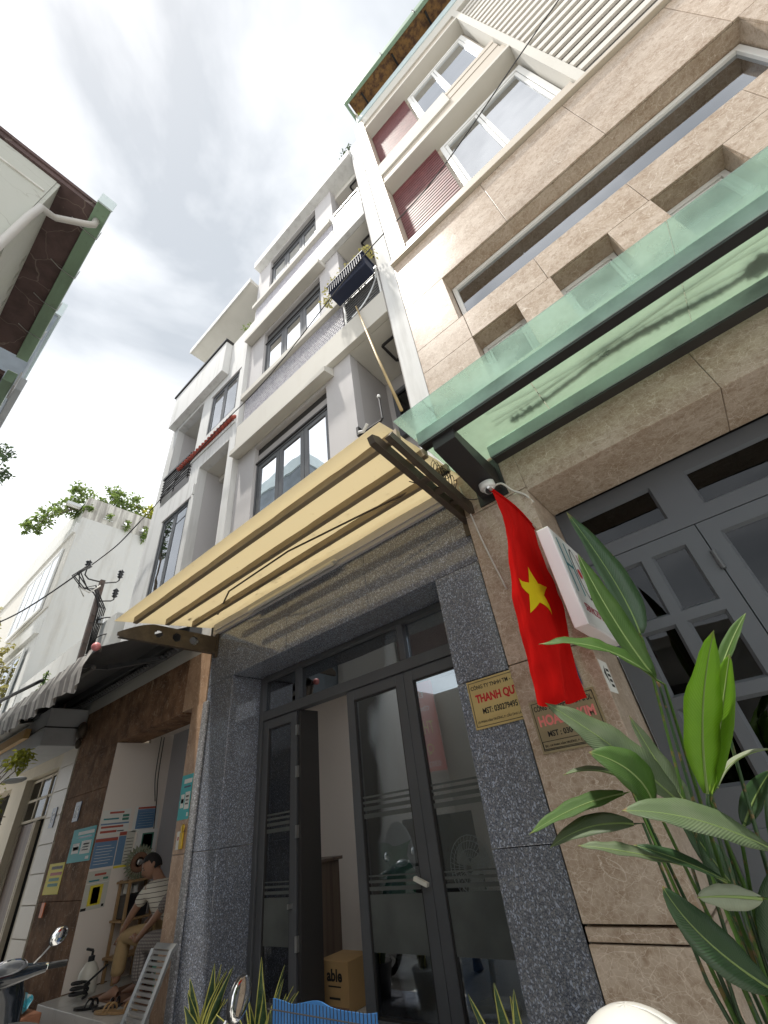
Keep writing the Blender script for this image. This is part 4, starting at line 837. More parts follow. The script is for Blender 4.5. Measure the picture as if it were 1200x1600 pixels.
# ================================================================ utility pole and wires
UP = thing('utility_pole', 'rusty steel utility pole with black insulators in front of the tall white block', 'pole', (-9, -.2, 0))
mb = MB(); mb.bar((-9, -.14, 3.33), (-9, -.17, 5.9), .085, .08)
for z in (4.6, 5.0, 5.15, 5.7, 5.8): mb.tube([(-8.94, -.17, z), (-8.925, -.17, z)], .018, 6)
mb.build('post', 'rust_steel', UP)
def insul(c): 
    c = Vector(c); MB().lathe([(.02, -.10), (.055, -.07), (.03, -.045), (.06, -.01), (.03, .02), (.06, .05), (.025, .09), (.01, .11)], c, n=10).build('insulator', 'plastic_dark', UP, smooth=True)
for pts in ([(-9, -.17, 5.86), (-9, -.42, 5.86), (-9, -.50, 5.93), (-9, -.50, 6.06)], [(-9, -.17, 5.84), (-9, .08, 5.94), (-9, .12, 5.99), (-9, .12, 6.04)], [(-9, -.16, 5.45), (-9, .08, 5.52), (-9, .12, 5.56), (-9, .12, 5.60)]):
    MB().tube(pts, .014, 6).build('hook', 'black_metal', UP); insul((pts[-1][0], pts[-1][1], pts[-1][2]+.1))
rnd = random.Random(5); mb = MB()
for k in range(5):
    mb.tube([(-8.93, -.48+rnd.uniform(-.04, .04), 6.1), (-8.9, -.60-k*.03, 5.85+rnd.uniform(-.1, .1)), (-8.92, -.45+rnd.uniform(-.1, .1), 5.6), (-8.93, -.28, 5.65+rnd.uniform(-.1, .1)), (-8.93, -.12+.03*k, 5.3), (-8.93, -.10+.02*k, 4.4)], .012, 5)
mb.build('jumper_wires', 'wire_rubber', UP, smooth=True)
MB().tube([(-8.93, -.2, 5.75), (-8.92, -.35, 5.55), (-8.9, -.55, 5.6), (-8.92, -.42, 5.45)], .014, 5).build('jumper_wires', 'wire_white', UP, smooth=True)
MB().lathe([(.0, 0), (.06, 0), (.06, .14), (0, .14)], (-8.92, -.02, 4.98), n=10).build('clamp', 'steel', UP)
def cable(name, pts, r, m, label, group=None, k=8):
    P_ = [Vector(p) for p in pts]; out = []
    for i in range(len(P_)-1):
        p0 = P_[max(i-1, 0)]; p1 = P_[i]; p2 = P_[i+1]; p3 = P_[min(i+2, len(P_)-1)]
        for j in range(k):
            t = j/k; out.append(.5*((2*p1)+(p2-p0)*t+(2*p0-5*p1+4*p2-p3)*t*t+(3*p1-p0-3*p2+p3)*t**3))
    out.append(P_[-1])
    return tag(MB().tube(out, r, 6).build(name, m, smooth=True), label, 'cable', group)
cable('power_cable', [(4.6, -.35, 9.9), (1.92, -.35, 8.75), (-.10, -.33, 7.72), (-1.37, -.30, 7.68), (-3.45, -.28, 7.08), (-5.0, -.28, 6.98), (-6.85, -.25, 6.60), (-7.55, -.24, 6.55)], .008, 'wire_rubber', 'thick black cable sweeping across the fronts of the tall houses')
cable('service_wire', [(-7.55, -.24, 6.55), (-8.2, -.32, 6.3), (-8.95, -.45, 6.15)], .012, 'wire_rubber', 'short wire from the white townhouse to the utility pole')
cable('street_wire', [(-9.05, -.5, 6.1), (-11, -1.0, 5.7), (-14, -1.6, 5.9), (-22, -2.2, 7)], .016, 'wire_rubber', 'wire running from the utility pole down the alley')
cable('drop_wire', [(-8.93, -.1, 5.05), (-8.6, .1, 5.0), (-8.3, .3, 4.4)], .012, 'wire_rubber', 'thin curved wire dropping right from the pole, upper one', 'drop wires beside the pole')
cable('drop_wire', [(-8.93, -.1, 4.6), (-8.6, 0, 4.68), (-8.1, .2, 4.55)], .010, 'wire_rubber', 'thin curved wire leaving the pole to the right, lower one', 'drop wires beside the pole')
cable('low_wire', [(-9.0, -.6, 3.9), (-12, -1.1, 3.75), (-20, -1.2, 4.2)], .03, 'black_metal', 'thick dark line crossing at the far left above the awning')

# bamboo pole leaning on the grey townhouse balcony
tag(MB().tube([(-1.40, -.12, 4.6), (-1.60, -.08, 5.8), (-1.80, -.06, 7.22)], [.018, .016, .011], 8).build('bamboo_pole', 'bamboo', smooth=True), 'long bamboo pole leaning up against the grey townhouse balconies', 'pole')
# black bracket arm with a white lamp on the recess wall
ab = thing('clothes_bracket', 'black bracket arm with a white tip on the grey recess wall', 'bracket', (-2.1, .1, 4.9))
MB().box(-2.145, -2.11, .05, .15, 4.93, 5.07).build('plate', 'black_metal', ab)
MB().tube([(-2.12, .10, 4.98), (-1.78, .06, 4.90), (-1.76, .06, 4.92), (-1.76, .06, 5.28)], .013, 8).build('arm', 'black_metal', ab)
MB().ell((-1.76, .06, 5.30), (.022, .022, .03)).build('tip', 'plastic_white', ab)
MB().tube([(-2.1, .05, 4.96), (-2.0, .0, 4.86), (-1.92, -.02, 4.9)], .02, 8).build('lamp_socket', 'plastic_white', ab)
# hanging planter on the balcony rail
PL = thing('balcony_planter', 'dark blue trough planter with yellowing plants hanging on the balcony rail', 'planter', (-1.9, -.1, 7.9))
mb = MB(); mb.prism([(-2.10, -.24, 7.62), (-2.10, -.05, 7.62), (-2.10, -.03, 7.869), (-2.10, -.285, 7.869)], (.70, 0, 0)); mb.build('trough', 'planter', PL, bevel=.008)
for k in range(17): MB().box(-2.09+k*.041, -2.078+k*.041, -.296, -.27, 7.66, 7.868).build('rib', 'planter', PL)
MB().box(-2.12, -1.38, -.30, -.02, 7.87, 7.895).build('rim', 'planter', PL)
mb = MB()
for k in range(9): foliage(mb, (-2.16+k*.1, -.16, 8.02+.04*math.sin(k*2)), (.10, .13, .13), 60, .05, seed=k)
foliage(mb, (-2.22, -.2, 7.75), (.08, .1, .16), 70, .05, seed=20)
tag(mb.build('foliage', 'dry_leaf', PL), kind='stuff')

# ================================================================ camera, flag, light box, plates
CC = thing('dome_camera', 'white dome security camera under the end of the black canopy arm', 'camera', (-.78, -.20, 3.17))
MB().lathe([(.0, 0), (.052, 0), (.058, .012), (.056, .05), (.0, .06)], (-.79, -.21, 3.145), axis=(0, -.25, 1), n=24).build('base', 'plastic_white', CC, smooth=True)
MB().ell((-.79, -.215, 3.145), (.040, .040, .040), 20, 12).build('ball', 'plastic_white', CC, smooth=True)
MB().lathe([(.024, 0), (.024, .018), (.017, .020), (.017, .012), (0, .012)], (-.783, -.235, 3.118), axis=(.15, -.55, -.8), n=18).build('lens', 'plastic_dark', CC)
cable('camera_cable', [(-.76, -.18, 3.17), (-.70, -.17, 3.16), (-.66, -.12, 3.10), (-.60, -.09, 3.04), (-.57, -.06, 2.97)], .007, 'wire_white', 'white cable running from the dome camera to the marble pillar')
cable('pillar_cable', [(-1.25, -.5, 3.35), (-1.08, -.35, 3.24), (-.95, -.18, 3.16), (-.84, -.16, 3.15)], .004, 'wire_rubber', 'thin black wire hanging between the yellow awning bracket and the dome camera')
rnd = random.Random(2); mb = MB()
for k in range(7):
    c0 = Vector((-1.05, -.42+.03*k, 3.34)); mb.tube([c0+Vector((.05*math.cos(t*1.2+k), .10*math.sin(t+k), .05*math.sin(t*1.7+k)-.0)) for t in [i*.6 for i in range(12)]], .003, 4)
tag(mb.build('wire_tangle', 'wire_rubber'), 'tangle of thin black wires at the corner of the yellow awning', 'wires')
cable('conduit', [(-1.05, -.09, 3.4), (-1.0, -.092, 2.9), (-.93, -.092, 2.45)], .006, 'wire_white', 'thin pale line running down the marble pillar')

FL = thing('national_flag', 'red flag with a yellow star hanging down in front of the marble pillar', 'flag', (-.63, -.4, 2.77))
rows = []
NU, NV = 40, 90
def flag_p(u, v):
    """u from the alley end of the hem to the wall end, v from hem to tip"""
    a = Vector((-.62, -.685, 2.775)); b = Vector((-.62, -.030, 2.775)); c = Vector((-.71, -.865, 1.63)); d = Vector((-.69, -.165, 1.71))
    p = (a*(1-u)+b*u)*(1-v)+(c*(1-u)+d*u)*v
    w = v**.6
    p += Vector((.020*math.sin(u*11+v*2.2)*w+.014*math.sin(v*8+u*4), .020*math.sin(u*13+1.2)*w+.016*math.sin(v*5), 0))
    pinch = .04*math.sin(math.pi*min(1, v*1.6))*(.5-u); p.y += pinch*.5
    p.z += .010*math.sin(u*14)*v
    for q_, (a1, b1, c1) in enumerate(((21, 5, .3), (9, 17, 1.9), (33, 3, 2.2), (5, 29, .8), (14, 23, 3.1))): p.x += .0035*abs(math.sin(u*a1*.6+v*b1*.7+c1))*min(1, v*6)
    return p
for j in range(NV+1): rows.append([flag_p(i/NU, j/NV) for i in range(NU+1)])
FC = MB().grid(rows).build('cloth', 'flag_red', FL, smooth=True)
# yellow star lying on both faces of the cloth
for sgn in (1, -1):
    mb = MB(); c0 = (.47, .50); P5 = []
    for k in range(10):
        t = math.pi/2+k*math.pi/5; r = .185 if k % 2 == 0 else .074
        P5.append((c0[0]+r*math.cos(t)*1.0*1.25, c0[1]-r*math.sin(t)*.80))
    R6 = 6; vs = [flag_p(*c0)]; fs = []
    def off(p, q): return p+Vector((.0035*sgn, -.0015*sgn, 0))
    vs = [off(flag_p(*c0), 0)]
    for q in range(1, R6+1):
        for k in range(10):
            for s_ in range(4):
                a, b = P5[k], P5[(k+1) % 10]; x = a[0]+(b[0]-a[0])*s_/4; y = a[1]+(b[1]-a[1])*s_/4
                vs.append(off(flag_p(c0[0]+(x-c0[0])*q/R6, c0[1]+(y-c0[1])*q/R6), 0))
    n_ = 40
    for k in range(n_): fs.append((0, 1+k, 1+(k+1) % n_))
    for q in range(R6-1):
        for k in range(n_): a = 1+q*n_; fs.append((a+k, a+n_+k, a+n_+(k+1) % n_, a+(k+1) % n_))
    mb.add(vs, fs).build('star', 'flag_yellow', FL, smooth=True)
MB().grid([[flag_p(i/NU, 0)+Vector((.012*math.cos(t), 0, .012*math.sin(t))) for i in range(NU+1)] for t in (0, 1.05, 2.1, 3.14, 4.2, 5.2, 6.28)]).build('hem', 'flag_red', FL, smooth=True)
tag(MB().tube([(-.62, -.72, 2.775), (-.62, .0, 2.775)], .009, 8).build('flag_staff', 'steel'), 'thin metal staff holding the red flag', 'staff')

LB = thing('light_box_sign', 'white box sign with teal and red lettering sticking out from the marble pillar', 'sign', (-.47, -.15, 1.95))
bx0, bx1 = -.535, -.465
MB().box(bx0, bx1, -.44, .14, 1.98, 2.55).build('box', 'sign_box', LB, bevel=.004)
MB().box(bx1+.0005, bx1+.002, -.425, .125, 1.995, 2.535).build('face_panel', 'plastic_white', LB)
MB().box(-.575, bx0-.001, -.2, .1, 2.3, 2.34).build('bracket', 'steel', LB)
U_ = (0, 1, 0); fx = bx1+.003
def bar2(y0, y1, z0, z1, m_): MB().box(fx, fx+.0012, y0, y1, z0, z1).build('lettering', m_, LB)
# H o . L style monogram in tall thin strokes
bar2(-.375, -.362, 2.17, 2.50, 'ink_teal'); bar2(-.27, -.257, 2.17, 2.50, 'ink_teal'); bar2(-.361, -.271, 2.33, 2.345, 'ink_teal')
def ring(cy, cz, ry, rz, w, m_, a0=0, a1=6.2832):
    mb = MB(); n_ = 28; vs = []
    for i in range(n_+1):
        t = a0+(a1-a0)*i/n_; vs += [(fx+.001, cy+ry*math.cos(t), cz+rz*math.sin(t)), (fx+.001, cy+(ry-w)*math.cos(t), cz+(rz-w)*math.sin(t))]
    mb.add(vs, [(2*i, 2*i+2, 2*i+3, 2*i+1) for i in range(n_)]); mb.build('lettering', m_, LB)
ring(-.165, 2.335, .065, .165, .012, 'ink_black'); MB().lathe([(0, 0), (.03, .001), (0, .002)], (fx, -.165, 2.335), axis=(1, 0, 0), n=16).build('lettering', 'ink_red', LB)
bar2(-.055, -.042, 2.17, 2.50, 'ink_maroon'); bar2(-.041, .06, 2.17, 2.19, 'ink_red')
text('SERVICED HOMES', .045, .44, (fx, -.14, 2.09), LB, 'ink_maroon', u=U_)

def plate(label, x0, x1, z0, z1, y, m_='brass', cat='sign', border='ink_black', group=None, name='company_plate'):
    p = tag(MB().box(x0, x1, y-.010, y, z0, z1).build(name, m_, bevel=.0015), label, cat, group)
    if border:
        frame_mb(x0+.012, x1-.012, z0+.012, z1-.012, y-.0115, y-.0102, .003).build('border', border, p)
    return p
p = plate('brass company plate reading THANH QUÝ on the dark granite pillar', -1.42, -.965, 1.715, 1.995, -.003)
# the plate slips behind the marble pillar edge, so its lettering is centred on the visible width
for s_, h, w, z, mm, b in (('CÔNG TY TNHH TM - DV ĐIỆN', .038, .405, 1.950, 'ink_black', .012), ('THANH QUÝ', .070, .305, 1.884, 'ink_red', .04), ('MST: 0302794951', .034, .25, 1.808, 'ink_black', .02), ('1/5 PHAN VĂN TRƯỜNG, P. CẦU ÔNG LÃNH, Q.1, TP. HCM', .022, .42, 1.755, 'ink_black', .004)):
    text(s_, h, w, (-1.405+w/2+(.03 if 'THANH' in s_ else .06 if 'MST' in s_ else .01), -.0135, z), p, mm, bold=b)
p = plate('dull bronze company plate reading HOÀNG KIM on the marble pillar, below the flag', -1.015, -.645, 1.52, 1.775, -.081, 'bronze_plate')
for s_, h, w, z, mm, b in (('CÔNG TY TNHH TM DV & DL', .034, .325, 1.737, 'ink_black', .015), ('HOÀNG KIM', .066, .31, 1.677, 'ink_pink', .04), ('MST : 0304185427', .028, .25, 1.606, 'ink_black', .02), ('ĐC: 1/4 PHAN VĂN TRƯỜNG, P. CẦU ÔNG LÃNH, Q.1', .018, .32, 1.555, 'ink_black', .004)):
    text(s_, h, w, (-.83, -.0915, z), p, mm, bold=b)
frame_mb(-1.0, -.66, 1.538, 1.575, -.0925, -.0912, .0025).build('border', 'ink_black', p)
p = plate('dark blue house number plate with white figures partly behind the flag', -.85, -.69, 1.80, 1.955, -.081, 'enamel_blue', border='ink_white', name='number_plate')
text('1/4', .055, .11, (-.77, -.0915, 1.895), p, 'ink_white', bold=.03); text('P.CÔL - Q.1', .020, .12, (-.77, -.0915, 1.83), p, 'ink_white', bold=.02)
st = tag(MB().box(-.574, -.572, -.075, .075, 1.735, 1.90).build('door_sticker', 'paper_white'), 'white sticker with a black arrow on the side of the marble pillar', 'sticker')
MB().add([(-.5715, -.05, 1.83), (-.5715, -.01, 1.875), (-.5715, -.01, 1.775)], [(0, 1, 2)]).build('arrow', 'ink_black', st)
for k in range(4): MB().box(-.5716, -.571, .005, .055, 1.765+k*.027, 1.780+k*.027).build('print', 'ink_black', st)

p = tag(box('number_plate', 'enamel_blue', None, -7.78, -7.60, -.012, -.002, 1.80, 2.02), 'small black number plate reading 1/6 on the dark marble pillar', 'sign'); text('1/6', .13, .13, (-7.69, -.0135, 1.91), p, 'ink_white', bold=.02)

# notices and stickers
def notice(label, x0, x1, z0, z1, y, base, bits, cat='poster', name='notice', group=None):
    """bits: (u0,u1,v0,v1,material) in fractions of the sheet"""
    p = tag(MB().box(x0, x1, y-.003, y, z0, z1).build(name, base), label, cat, group)
    for u0, u1, v0, v1, mm in bits: MB().box(x0+(x1-x0)*u0, x0+(x1-x0)*u1, y-.0042, y-.0032, z0+(z1-z0)*v0, z0+(z1-z0)*v1).build('print', mm, p)
    return p
tb = [(.25, .95, .80, .90, 'paper_white'), (.12, .42, .26, .56, 'paper_white'), (.16, .40, .36, .46, 'enamel_blue'), (.50, .92, .22, .60, 'paper_white'), (.58, .84, .48, .52, 'ink_black'), (.58, .84, .40, .43, 'ink_black'), (.58, .84, .32, .35, 'ink_black'), (.80, .93, .06, .14, 'paper_white'), (.3, .9, .70, .74, 'enamel_blue')]
notice('teal notice with white clouds on the brown marble pillar left of the portal', -7.62, -6.92, 1.36, 1.70, -.002, 'paper_teal', tb)
notice('narrow teal notice on the rose marble pillar beside the granite', -4.945, -4.735, 1.57, 1.95, -.013, 'paper_teal', tb)
yb = [(.2, .9, .80, .90, 'ink_black'), (.2, .95, .60, .70, 'paper_red'), (.2, .85, .42, .52, 'paper_green'), (.2, .85, .25, .35, 'paper_green')]
notice('yellow handwritten notice at the left edge of the brown marble pillar', -8.18, -7.66, 1.07, 1.38, -.002, 'paper_yellow', yb)
tag(box('hanging_tag', 'orange', None, -8.02, -7.92, -.03, -.02, .86, 1.0), 'small orange tag hanging below the yellow notice', 'tag')
notice('small white switch plate on the rose marble pillar', -4.90, -4.845, 1.34, 1.48, -.013, 'paper_white', [(.3, .7, .5, .7, 'paper_red')], cat='switch', name='switch_plate')
go = thing('gold_ornament', 'little golden ornament hanging on the rose marble pillar', 'ornament', (-4.79, -.02, 1.33))
MB().box(-4.82, -4.765, -.035, -.014, 1.34, 1.47).build('plaque', 'gold', go, bevel=.006); MB().ell((-4.79, -.026, 1.50), (.03, .012, .035)).build('knot', 'gold', go)
def side_notice(label, y0, y1, z0, z1, base, bits, name='notice', th=.003, cat='poster'):
    x = -6.869
    p = tag(MB().box(x, x+th, y0, y1, z0, z1).build(name, base), label, cat)
    for u0, u1, v0, v1, mm in bits: MB().box(x+th+.0002, x+th+.0012, y0+(y1-y0)*u0, y0+(y1-y0)*u1, z0+(z1-z0)*v0, z0+(z1-z0)*v1).build('print', mm, p)
    return p
lines = lambda v0, v1, n, mm, u0=.1, u1=.9: [(u0, u1-.1*(k % 3), v0+(v1-v0)*k/n, v0+(v1-v0)*(k+.4)/n, mm) for k in range(n)]
side_notice('white certificate with a red ribbon headline, upper left in the 1/6 room', .01, .355, 1.585, 1.84, 'paper_white', [(.25, .75, .84, .92, 'paper_red'), (.72, .95, .68, .78, 'paper_green'), (.72, .95, .54, .64, 'paper_green'), (.08, .6, .6, .66, 'ink_teal'), (.02, .98, .40, .46, 'paper_blue'), (.05, .8, .27, .35, 'paper_red'), (.05, .6, .08, .17, 'paper_red'), (.62, .85, .1, .14, 'ink_black')])
side_notice('white framed sheet with a blue panel, upper right in the 1/6 room', .40, .72, 1.585, 1.86, 'paper_white', [(.12, .85, .10, .86, 'paper_blue'), (.12, .85, .87, .95, 'paper_red')]+[(.2, .78, .2+.1*k, .215+.1*k, 'paper_white') for k in range(6)])
side_notice('blue notice with red header, leftmost on the 1/6 room wall', .0, .255, 1.275, 1.555, 'paper_blue', [(0, 1, .88, .99, 'paper_red')]+[(.1, .75+.08*(k % 3), .12+.1*k, .135+.1*k, 'paper_white') for k in range(7)])
side_notice('blue and white notice with yellow foot, between the blue notice and the cabinet', .265, .455, 1.245, 1.60, 'paper_pale', [(0, .45, .08, .88, 'paper_blue'), (0, .45, .9, 1, 'paper_red'), (0, 1, 0, .06, 'paper_yellow')]+[(.5, .95, .15+.09*k, .165+.09*k, 'ink_black') for k in range(8)])
side_notice('pale poster with a figure picture and red ribbon, lowest in the 1/6 room', .0, .25, .905, 1.25, 'paper_pale', [(.3, .8, .86, .92, 'paper_red'), (.7, .92, .74, .8, 'paper_green'), (.1, .55, .72, .76, 'ink_teal'), (.02, .98, .66, .68, 'paper_white'), (.22, .78, .1, .62, 'paper_yellow'), (.34, .66, .14, .56, 'wood_light'), (.42, .58, .3, .46, 'paper_blue'), (.0, .22, .0, .07, 'ink_black'), (.85, .95, .03, .1, 'ink_black')])
side_notice('white framed dark glass cabinet on the 1/6 room wall', .475, .72, 1.345, 1.595, 'plastic_white', [(.22, .82, .06, .86, 'paper_green'), (.28, .76, .12, .8, 'dark_room')], 'wall_cabinet', .05, 'cabinet')
cable('wall_cable', [(-6.86, .62, 2.68), (-6.86, .625, 2.2), (-6.86, .66, 1.9), (-6.86, .70, 1.35)], .006, 'wire_rubber', 'black cable hanging down the wall of the 1/6 room, front one', 'wall cables in the 1/6 room')
cable('wall_cable', [(-6.86, .58, 2.68), (-6.86, .585, 2.2), (-6.86, .64, 1.9)], .005, 'wire_rubber', 'black cable hanging down the wall of the 1/6 room, rear one', 'wall cables in the 1/6 room')

# things in the 1/6 room
RK = thing('wooden_rack', 'light wooden rack with shelves behind the seated man', 'rack', (-6.72, .45, .27))
for y, x in ((.36, -6.60), (.66, -6.60), (.36, -6.84), (.66, -6.84)): MB().box(x, x+.03, y, y+.03, .263, 1.12).build('post', 'wood_light', RK, bevel=.003)
for z in (.45, .75, 1.09): MB().box(-6.865, -6.565, .34, .70, z, z+.02).build('shelf', 'wood_light', RK, bevel=.003)
tag(MB().box(-6.80, -6.62, .38, .64, .772, .98).build('dark_box', 'plastic_dark', bevel=.006), 'dark box on the middle shelf of the wooden rack', 'box')
tag(MB().box(-6.78, -6.66, .40, .44, .99, 1.08).box(-6.78, -6.64, .46, .50, .99, 1.06).build('white_packets', 'paper_white'), 'pale packets lying on the dark box in the rack', 'packet')
WR = thing('sunburst_wreath', 'round straw wreath with yellow leaf rays standing on the wooden rack', 'ornament', (-6.7, .52, 1.11))
mb = MB()
for k in range(26):
    t = k/26*6.283; c0 = Vector((-6.72, .50, 1.27)); d = Vector((0, math.cos(t), math.sin(t))); s2 = Vector((0, -math.sin(t), math.cos(t)))
    mb.add([c0+d*.08, c0+d*.14+s2*.018, c0+d*.185, c0+d*.14-s2*.018+Vector((.01, 0, 0))], [(0, 1, 2, 3)])
mb.build('rays', 'leaf_pale', WR, solid=.003)
MB().lathe([(.05, 0), (.10, 0), (.10, .03), (.05, .03), (.05, 0)], (-6.735, .50, 1.27), axis=(1, 0, 0), n=20).build('ring', 'mat_brown', WR)
MB().ell((-6.70, .50, 1.27), (.015, .035, .035)).build('centre', 'steel', WR)
TK = thing('white_tank', 'white plastic sprayer tank with a dark hose on the threshold of the 1/6 room', 'tank', (-6.55, .1, .27))
MB().lathe([(.0, 0), (.09, 0), (.095, .02), (.09, .16), (.055, .22), (.03, .24), (0, .24)], (-6.60, .12, .263), n=18).build('tank_body', 'plastic_cream', TK, smooth=True)
MB().lathe([(.0, 0), (.03, 0), (.03, .04), (.012, .045), (.012, .08), (0, .08)], (-6.60, .12, .503), n=12).build('pump', 'plastic_dark', TK)
MB().tube([(-6.60, .12, .585), (-6.66, .08, .60)], .012, 6).tube([(-6.45, .05, .31), (-6.42, .03, .36), (-6.15, .10, .50)], .010, 6).build('lance', 'plastic_dark', TK)
MB().tube([(-6.45+.11*math.cos(t), .0+.07*math.sin(t), .285+.006*t) for t in [i*.5 for i in range(38)]], .011, 6).build('hose', 'rubber', TK, smooth=True)
tag(MB().box(-6.35, -4.98, .06, .72, .2635, .272).build('floor_mat', 'mat_brown'), 'brown mat on the floor of the 1/6 room', 'mat')
def sandal(x, y, rz, m1, label, z=.264, g='sandals on the threshold'):
    t = thing('sandal', label, 'sandal', (x, y, z), g); t.rotation_euler.z = rz
    mb = MB(); n_ = 12; pts = []
    for i in range(n_): 
        a = i/n_*6.283; pts.append((.125*math.cos(a), (.045+.008*math.cos(a))*math.sin(a), 0))
    B0 = BASE[t.name]; mb.prism([Vector(p)+B0 for p in pts], (0, 0, .018)).build('sole', m1, t, bevel=.004)
    mb = MB(); 
    for k in (0, .05): mb.tube([B0+Vector((.03+k, .05*math.cos(a)*1.0, .016+.045*math.sin(a))) for a in [i*math.pi/8 for i in range(9)]], .009, 5)
    mb.build('strap', m1, t, smooth=True)
sandal(-5.98, -.10, .5, 'plastic_dark', 'black sandal, leftmost on the threshold edge')
sandal(-5.72, -.02, .9, 'plastic_dark', 'black sandal turned outward beside the leftmost one')
sandal(-5.60, -.09, .3, 'wood_light', 'tan sandal, left one of the tan pair')
sandal(-5.40, -.02, .6, 'wood_light', 'tan sandal, right one of the tan pair')

# ---------------------------------------------------------------- people
def skin_body(name, nodes, edges, material, parent=None, sub=2, root=0):
    """nodes: list of (point, radius or (rx, ry))"""
    me = bpy.data.meshes.new(name); b0 = BASE.get(parent.name, Vector()) if parent else Vector(nodes[root][0])
    me.from_pydata([Vector(p)-b0 for p, r in nodes], edges, [])
    me.materials.append(M[material]); o = bpy.data.objects.new(name, me); COL.objects.link(o)
    if parent: o.parent = parent
    else: o.location = b0
    BASE[o.name] = b0.copy()
    sk = o.modifiers.new('skin', 'SKIN'); sk.use_smooth_shade = True
    for i, (p, r) in enumerate(nodes): me.skin_vertices[0].data[i].radius = r if isinstance(r, tuple) else (r, r)
    me.skin_vertices[0].data[root].use_root = True
    s_ = o.modifiers.new('sub', 'SUBSURF'); s_.levels = sub; s_.render_levels = sub
    return o
def head(parent, c, face, up, skinm='skin'):
    """head about .23 m tall, looking along face"""
    c = Vector(c); f = Vector(face).normalized(); u = Vector(up).normalized(); s_ = f.cross(u).normalized(); u = s_.cross(f)
    T = lambda x, y, z: c+s_*x+f*y+u*z
    n_, k_ = 24, 18; vs = []
    for i in range(k_+1):
        ph = math.pi*i/k_; z = math.cos(ph)
        for j in range(n_):
            t = 2*math.pi*j/n_; x = math.sin(ph)*math.cos(t); y = math.sin(ph)*math.sin(t)
            jaw = 1-.28*max(0, -z)**1.3*(1 if y > 0 else .6); X = x*.073*jaw; Y = y*.092*(1-.18*max(0, -z)*(y < 0)); Z = z*.115
            if y > .5:
                Y += .022*math.exp(-((x/.13)**2+((z+.12)/.16)**2))          # nose
                Y -= .011*math.exp(-(((abs(x)-.36)/.15)**2+((z-.06)/.12)**2))   # eye sockets
                Y += .006*math.exp(-((x/.4)**2+((z-.24)/.1)**2))             # brow
                Y += .007*math.exp(-((x/.25)**2+((z+.42)/.08)**2)); Y += .006*math.exp(-((x/.3)**2+((z+.78)/.14)**2))
            vs.append(T(X, Y, Z))
    hb = MB(); hb.add(vs, [(i*n_+j, (i+1)*n_+j, (i+1)*n_+(j+1) % n_, i*n_+(j+1) % n_) for i in range(k_) for j in range(n_)])
    for sx in (-1, 1): hb.ell(T(sx*.074, -.005, -.005), (.012, .018, .03))
    h = hb.build('head', skinm, parent, smooth=True)
    # hair cap
    vs = []
    for i in range(k_+1):
        ph = math.pi*i/k_*.62; z = math.cos(ph)
        for j in range(n_):
            t = 2*math.pi*j/n_; x = math.sin(ph)*math.cos(t); y = math.sin(ph)*math.sin(t)
            lim = 1.0
            zz = z if not (y > .15 and z < .50) else max(z, .46+.04*math.sin(j*2.3))
            vs.append(T(x*.080, y*.098-.006+(-.012 if y > .3 and zz < .5 else 0), zz*.124+.003))
    MB().add(vs, [(i*n_+j, (i+1)*n_+j, (i+1)*n_+(j+1) % n_, i*n_+(j+1) % n_) for i in range(k_) for j in range(n_)]).build('hair', 'hair', parent, smooth=True)
    for sx in (-1, 1):
        MB().ell(T(sx*.028, .080, .008), (.012, .007, .005)).build('eye', 'plastic_dark', h); MB().ell(T(sx*.028, .083, .030), (.018, .006, .004)).build('eyebrow', 'hair', h)
    MB().ell(T(0, .084, -.052), (.022, .006, .006)).build('mouth', 'mat_brown', h)
    return h
def hand(mb_parent, wrist, dirn, palm, name='hand', curl=.5, s=1.0):
    """palm and five separate fingers, as one mesh"""
    w = Vector(wrist); d = Vector(dirn).normalized(); p = Vector(palm).normalized(); sd_ = d.cross(p).normalized(); p = sd_.cross(d)
    mb = MB(); 
    for t0, t1 in ((0, .045), (.045, .085)): mb.tube([w+d*t0*s, w+d*t1*s], [.024*s, .030*s], 8)
    vs = mb.v
    for k, (o_, l_) in enumerate(((-.030, .060), (-.010, .072), (.010, .068), (.029, .054))):
        a = w+d*.082*s+sd_*o_*s; b = a+(d*math.cos(curl*.5)+p*math.sin(curl*.5))*l_*.5*s; c = b+(d*math.cos(curl*1.4)+p*math.sin(curl*1.4))*l_*.5*s
        mb.tube([a-d*.02*s, a, b, c], [.0095*s, .0092*s, .0085*s, .006*s], 7)
    a = w+d*.03*s-sd_*.026*s; b = a+(d*.6-sd_*.7+p*.2).normalized()*.04*s; c = b+(d*.9-sd_*.2+p*.3).normalized()*.03*s
    mb.tube([w+d*.01*s-sd_*.01*s, a, b, c], [.014*s, .013*s, .010*s, .007*s], 7)
    return mb.build(name, 'skin', mb_parent, smooth=True)
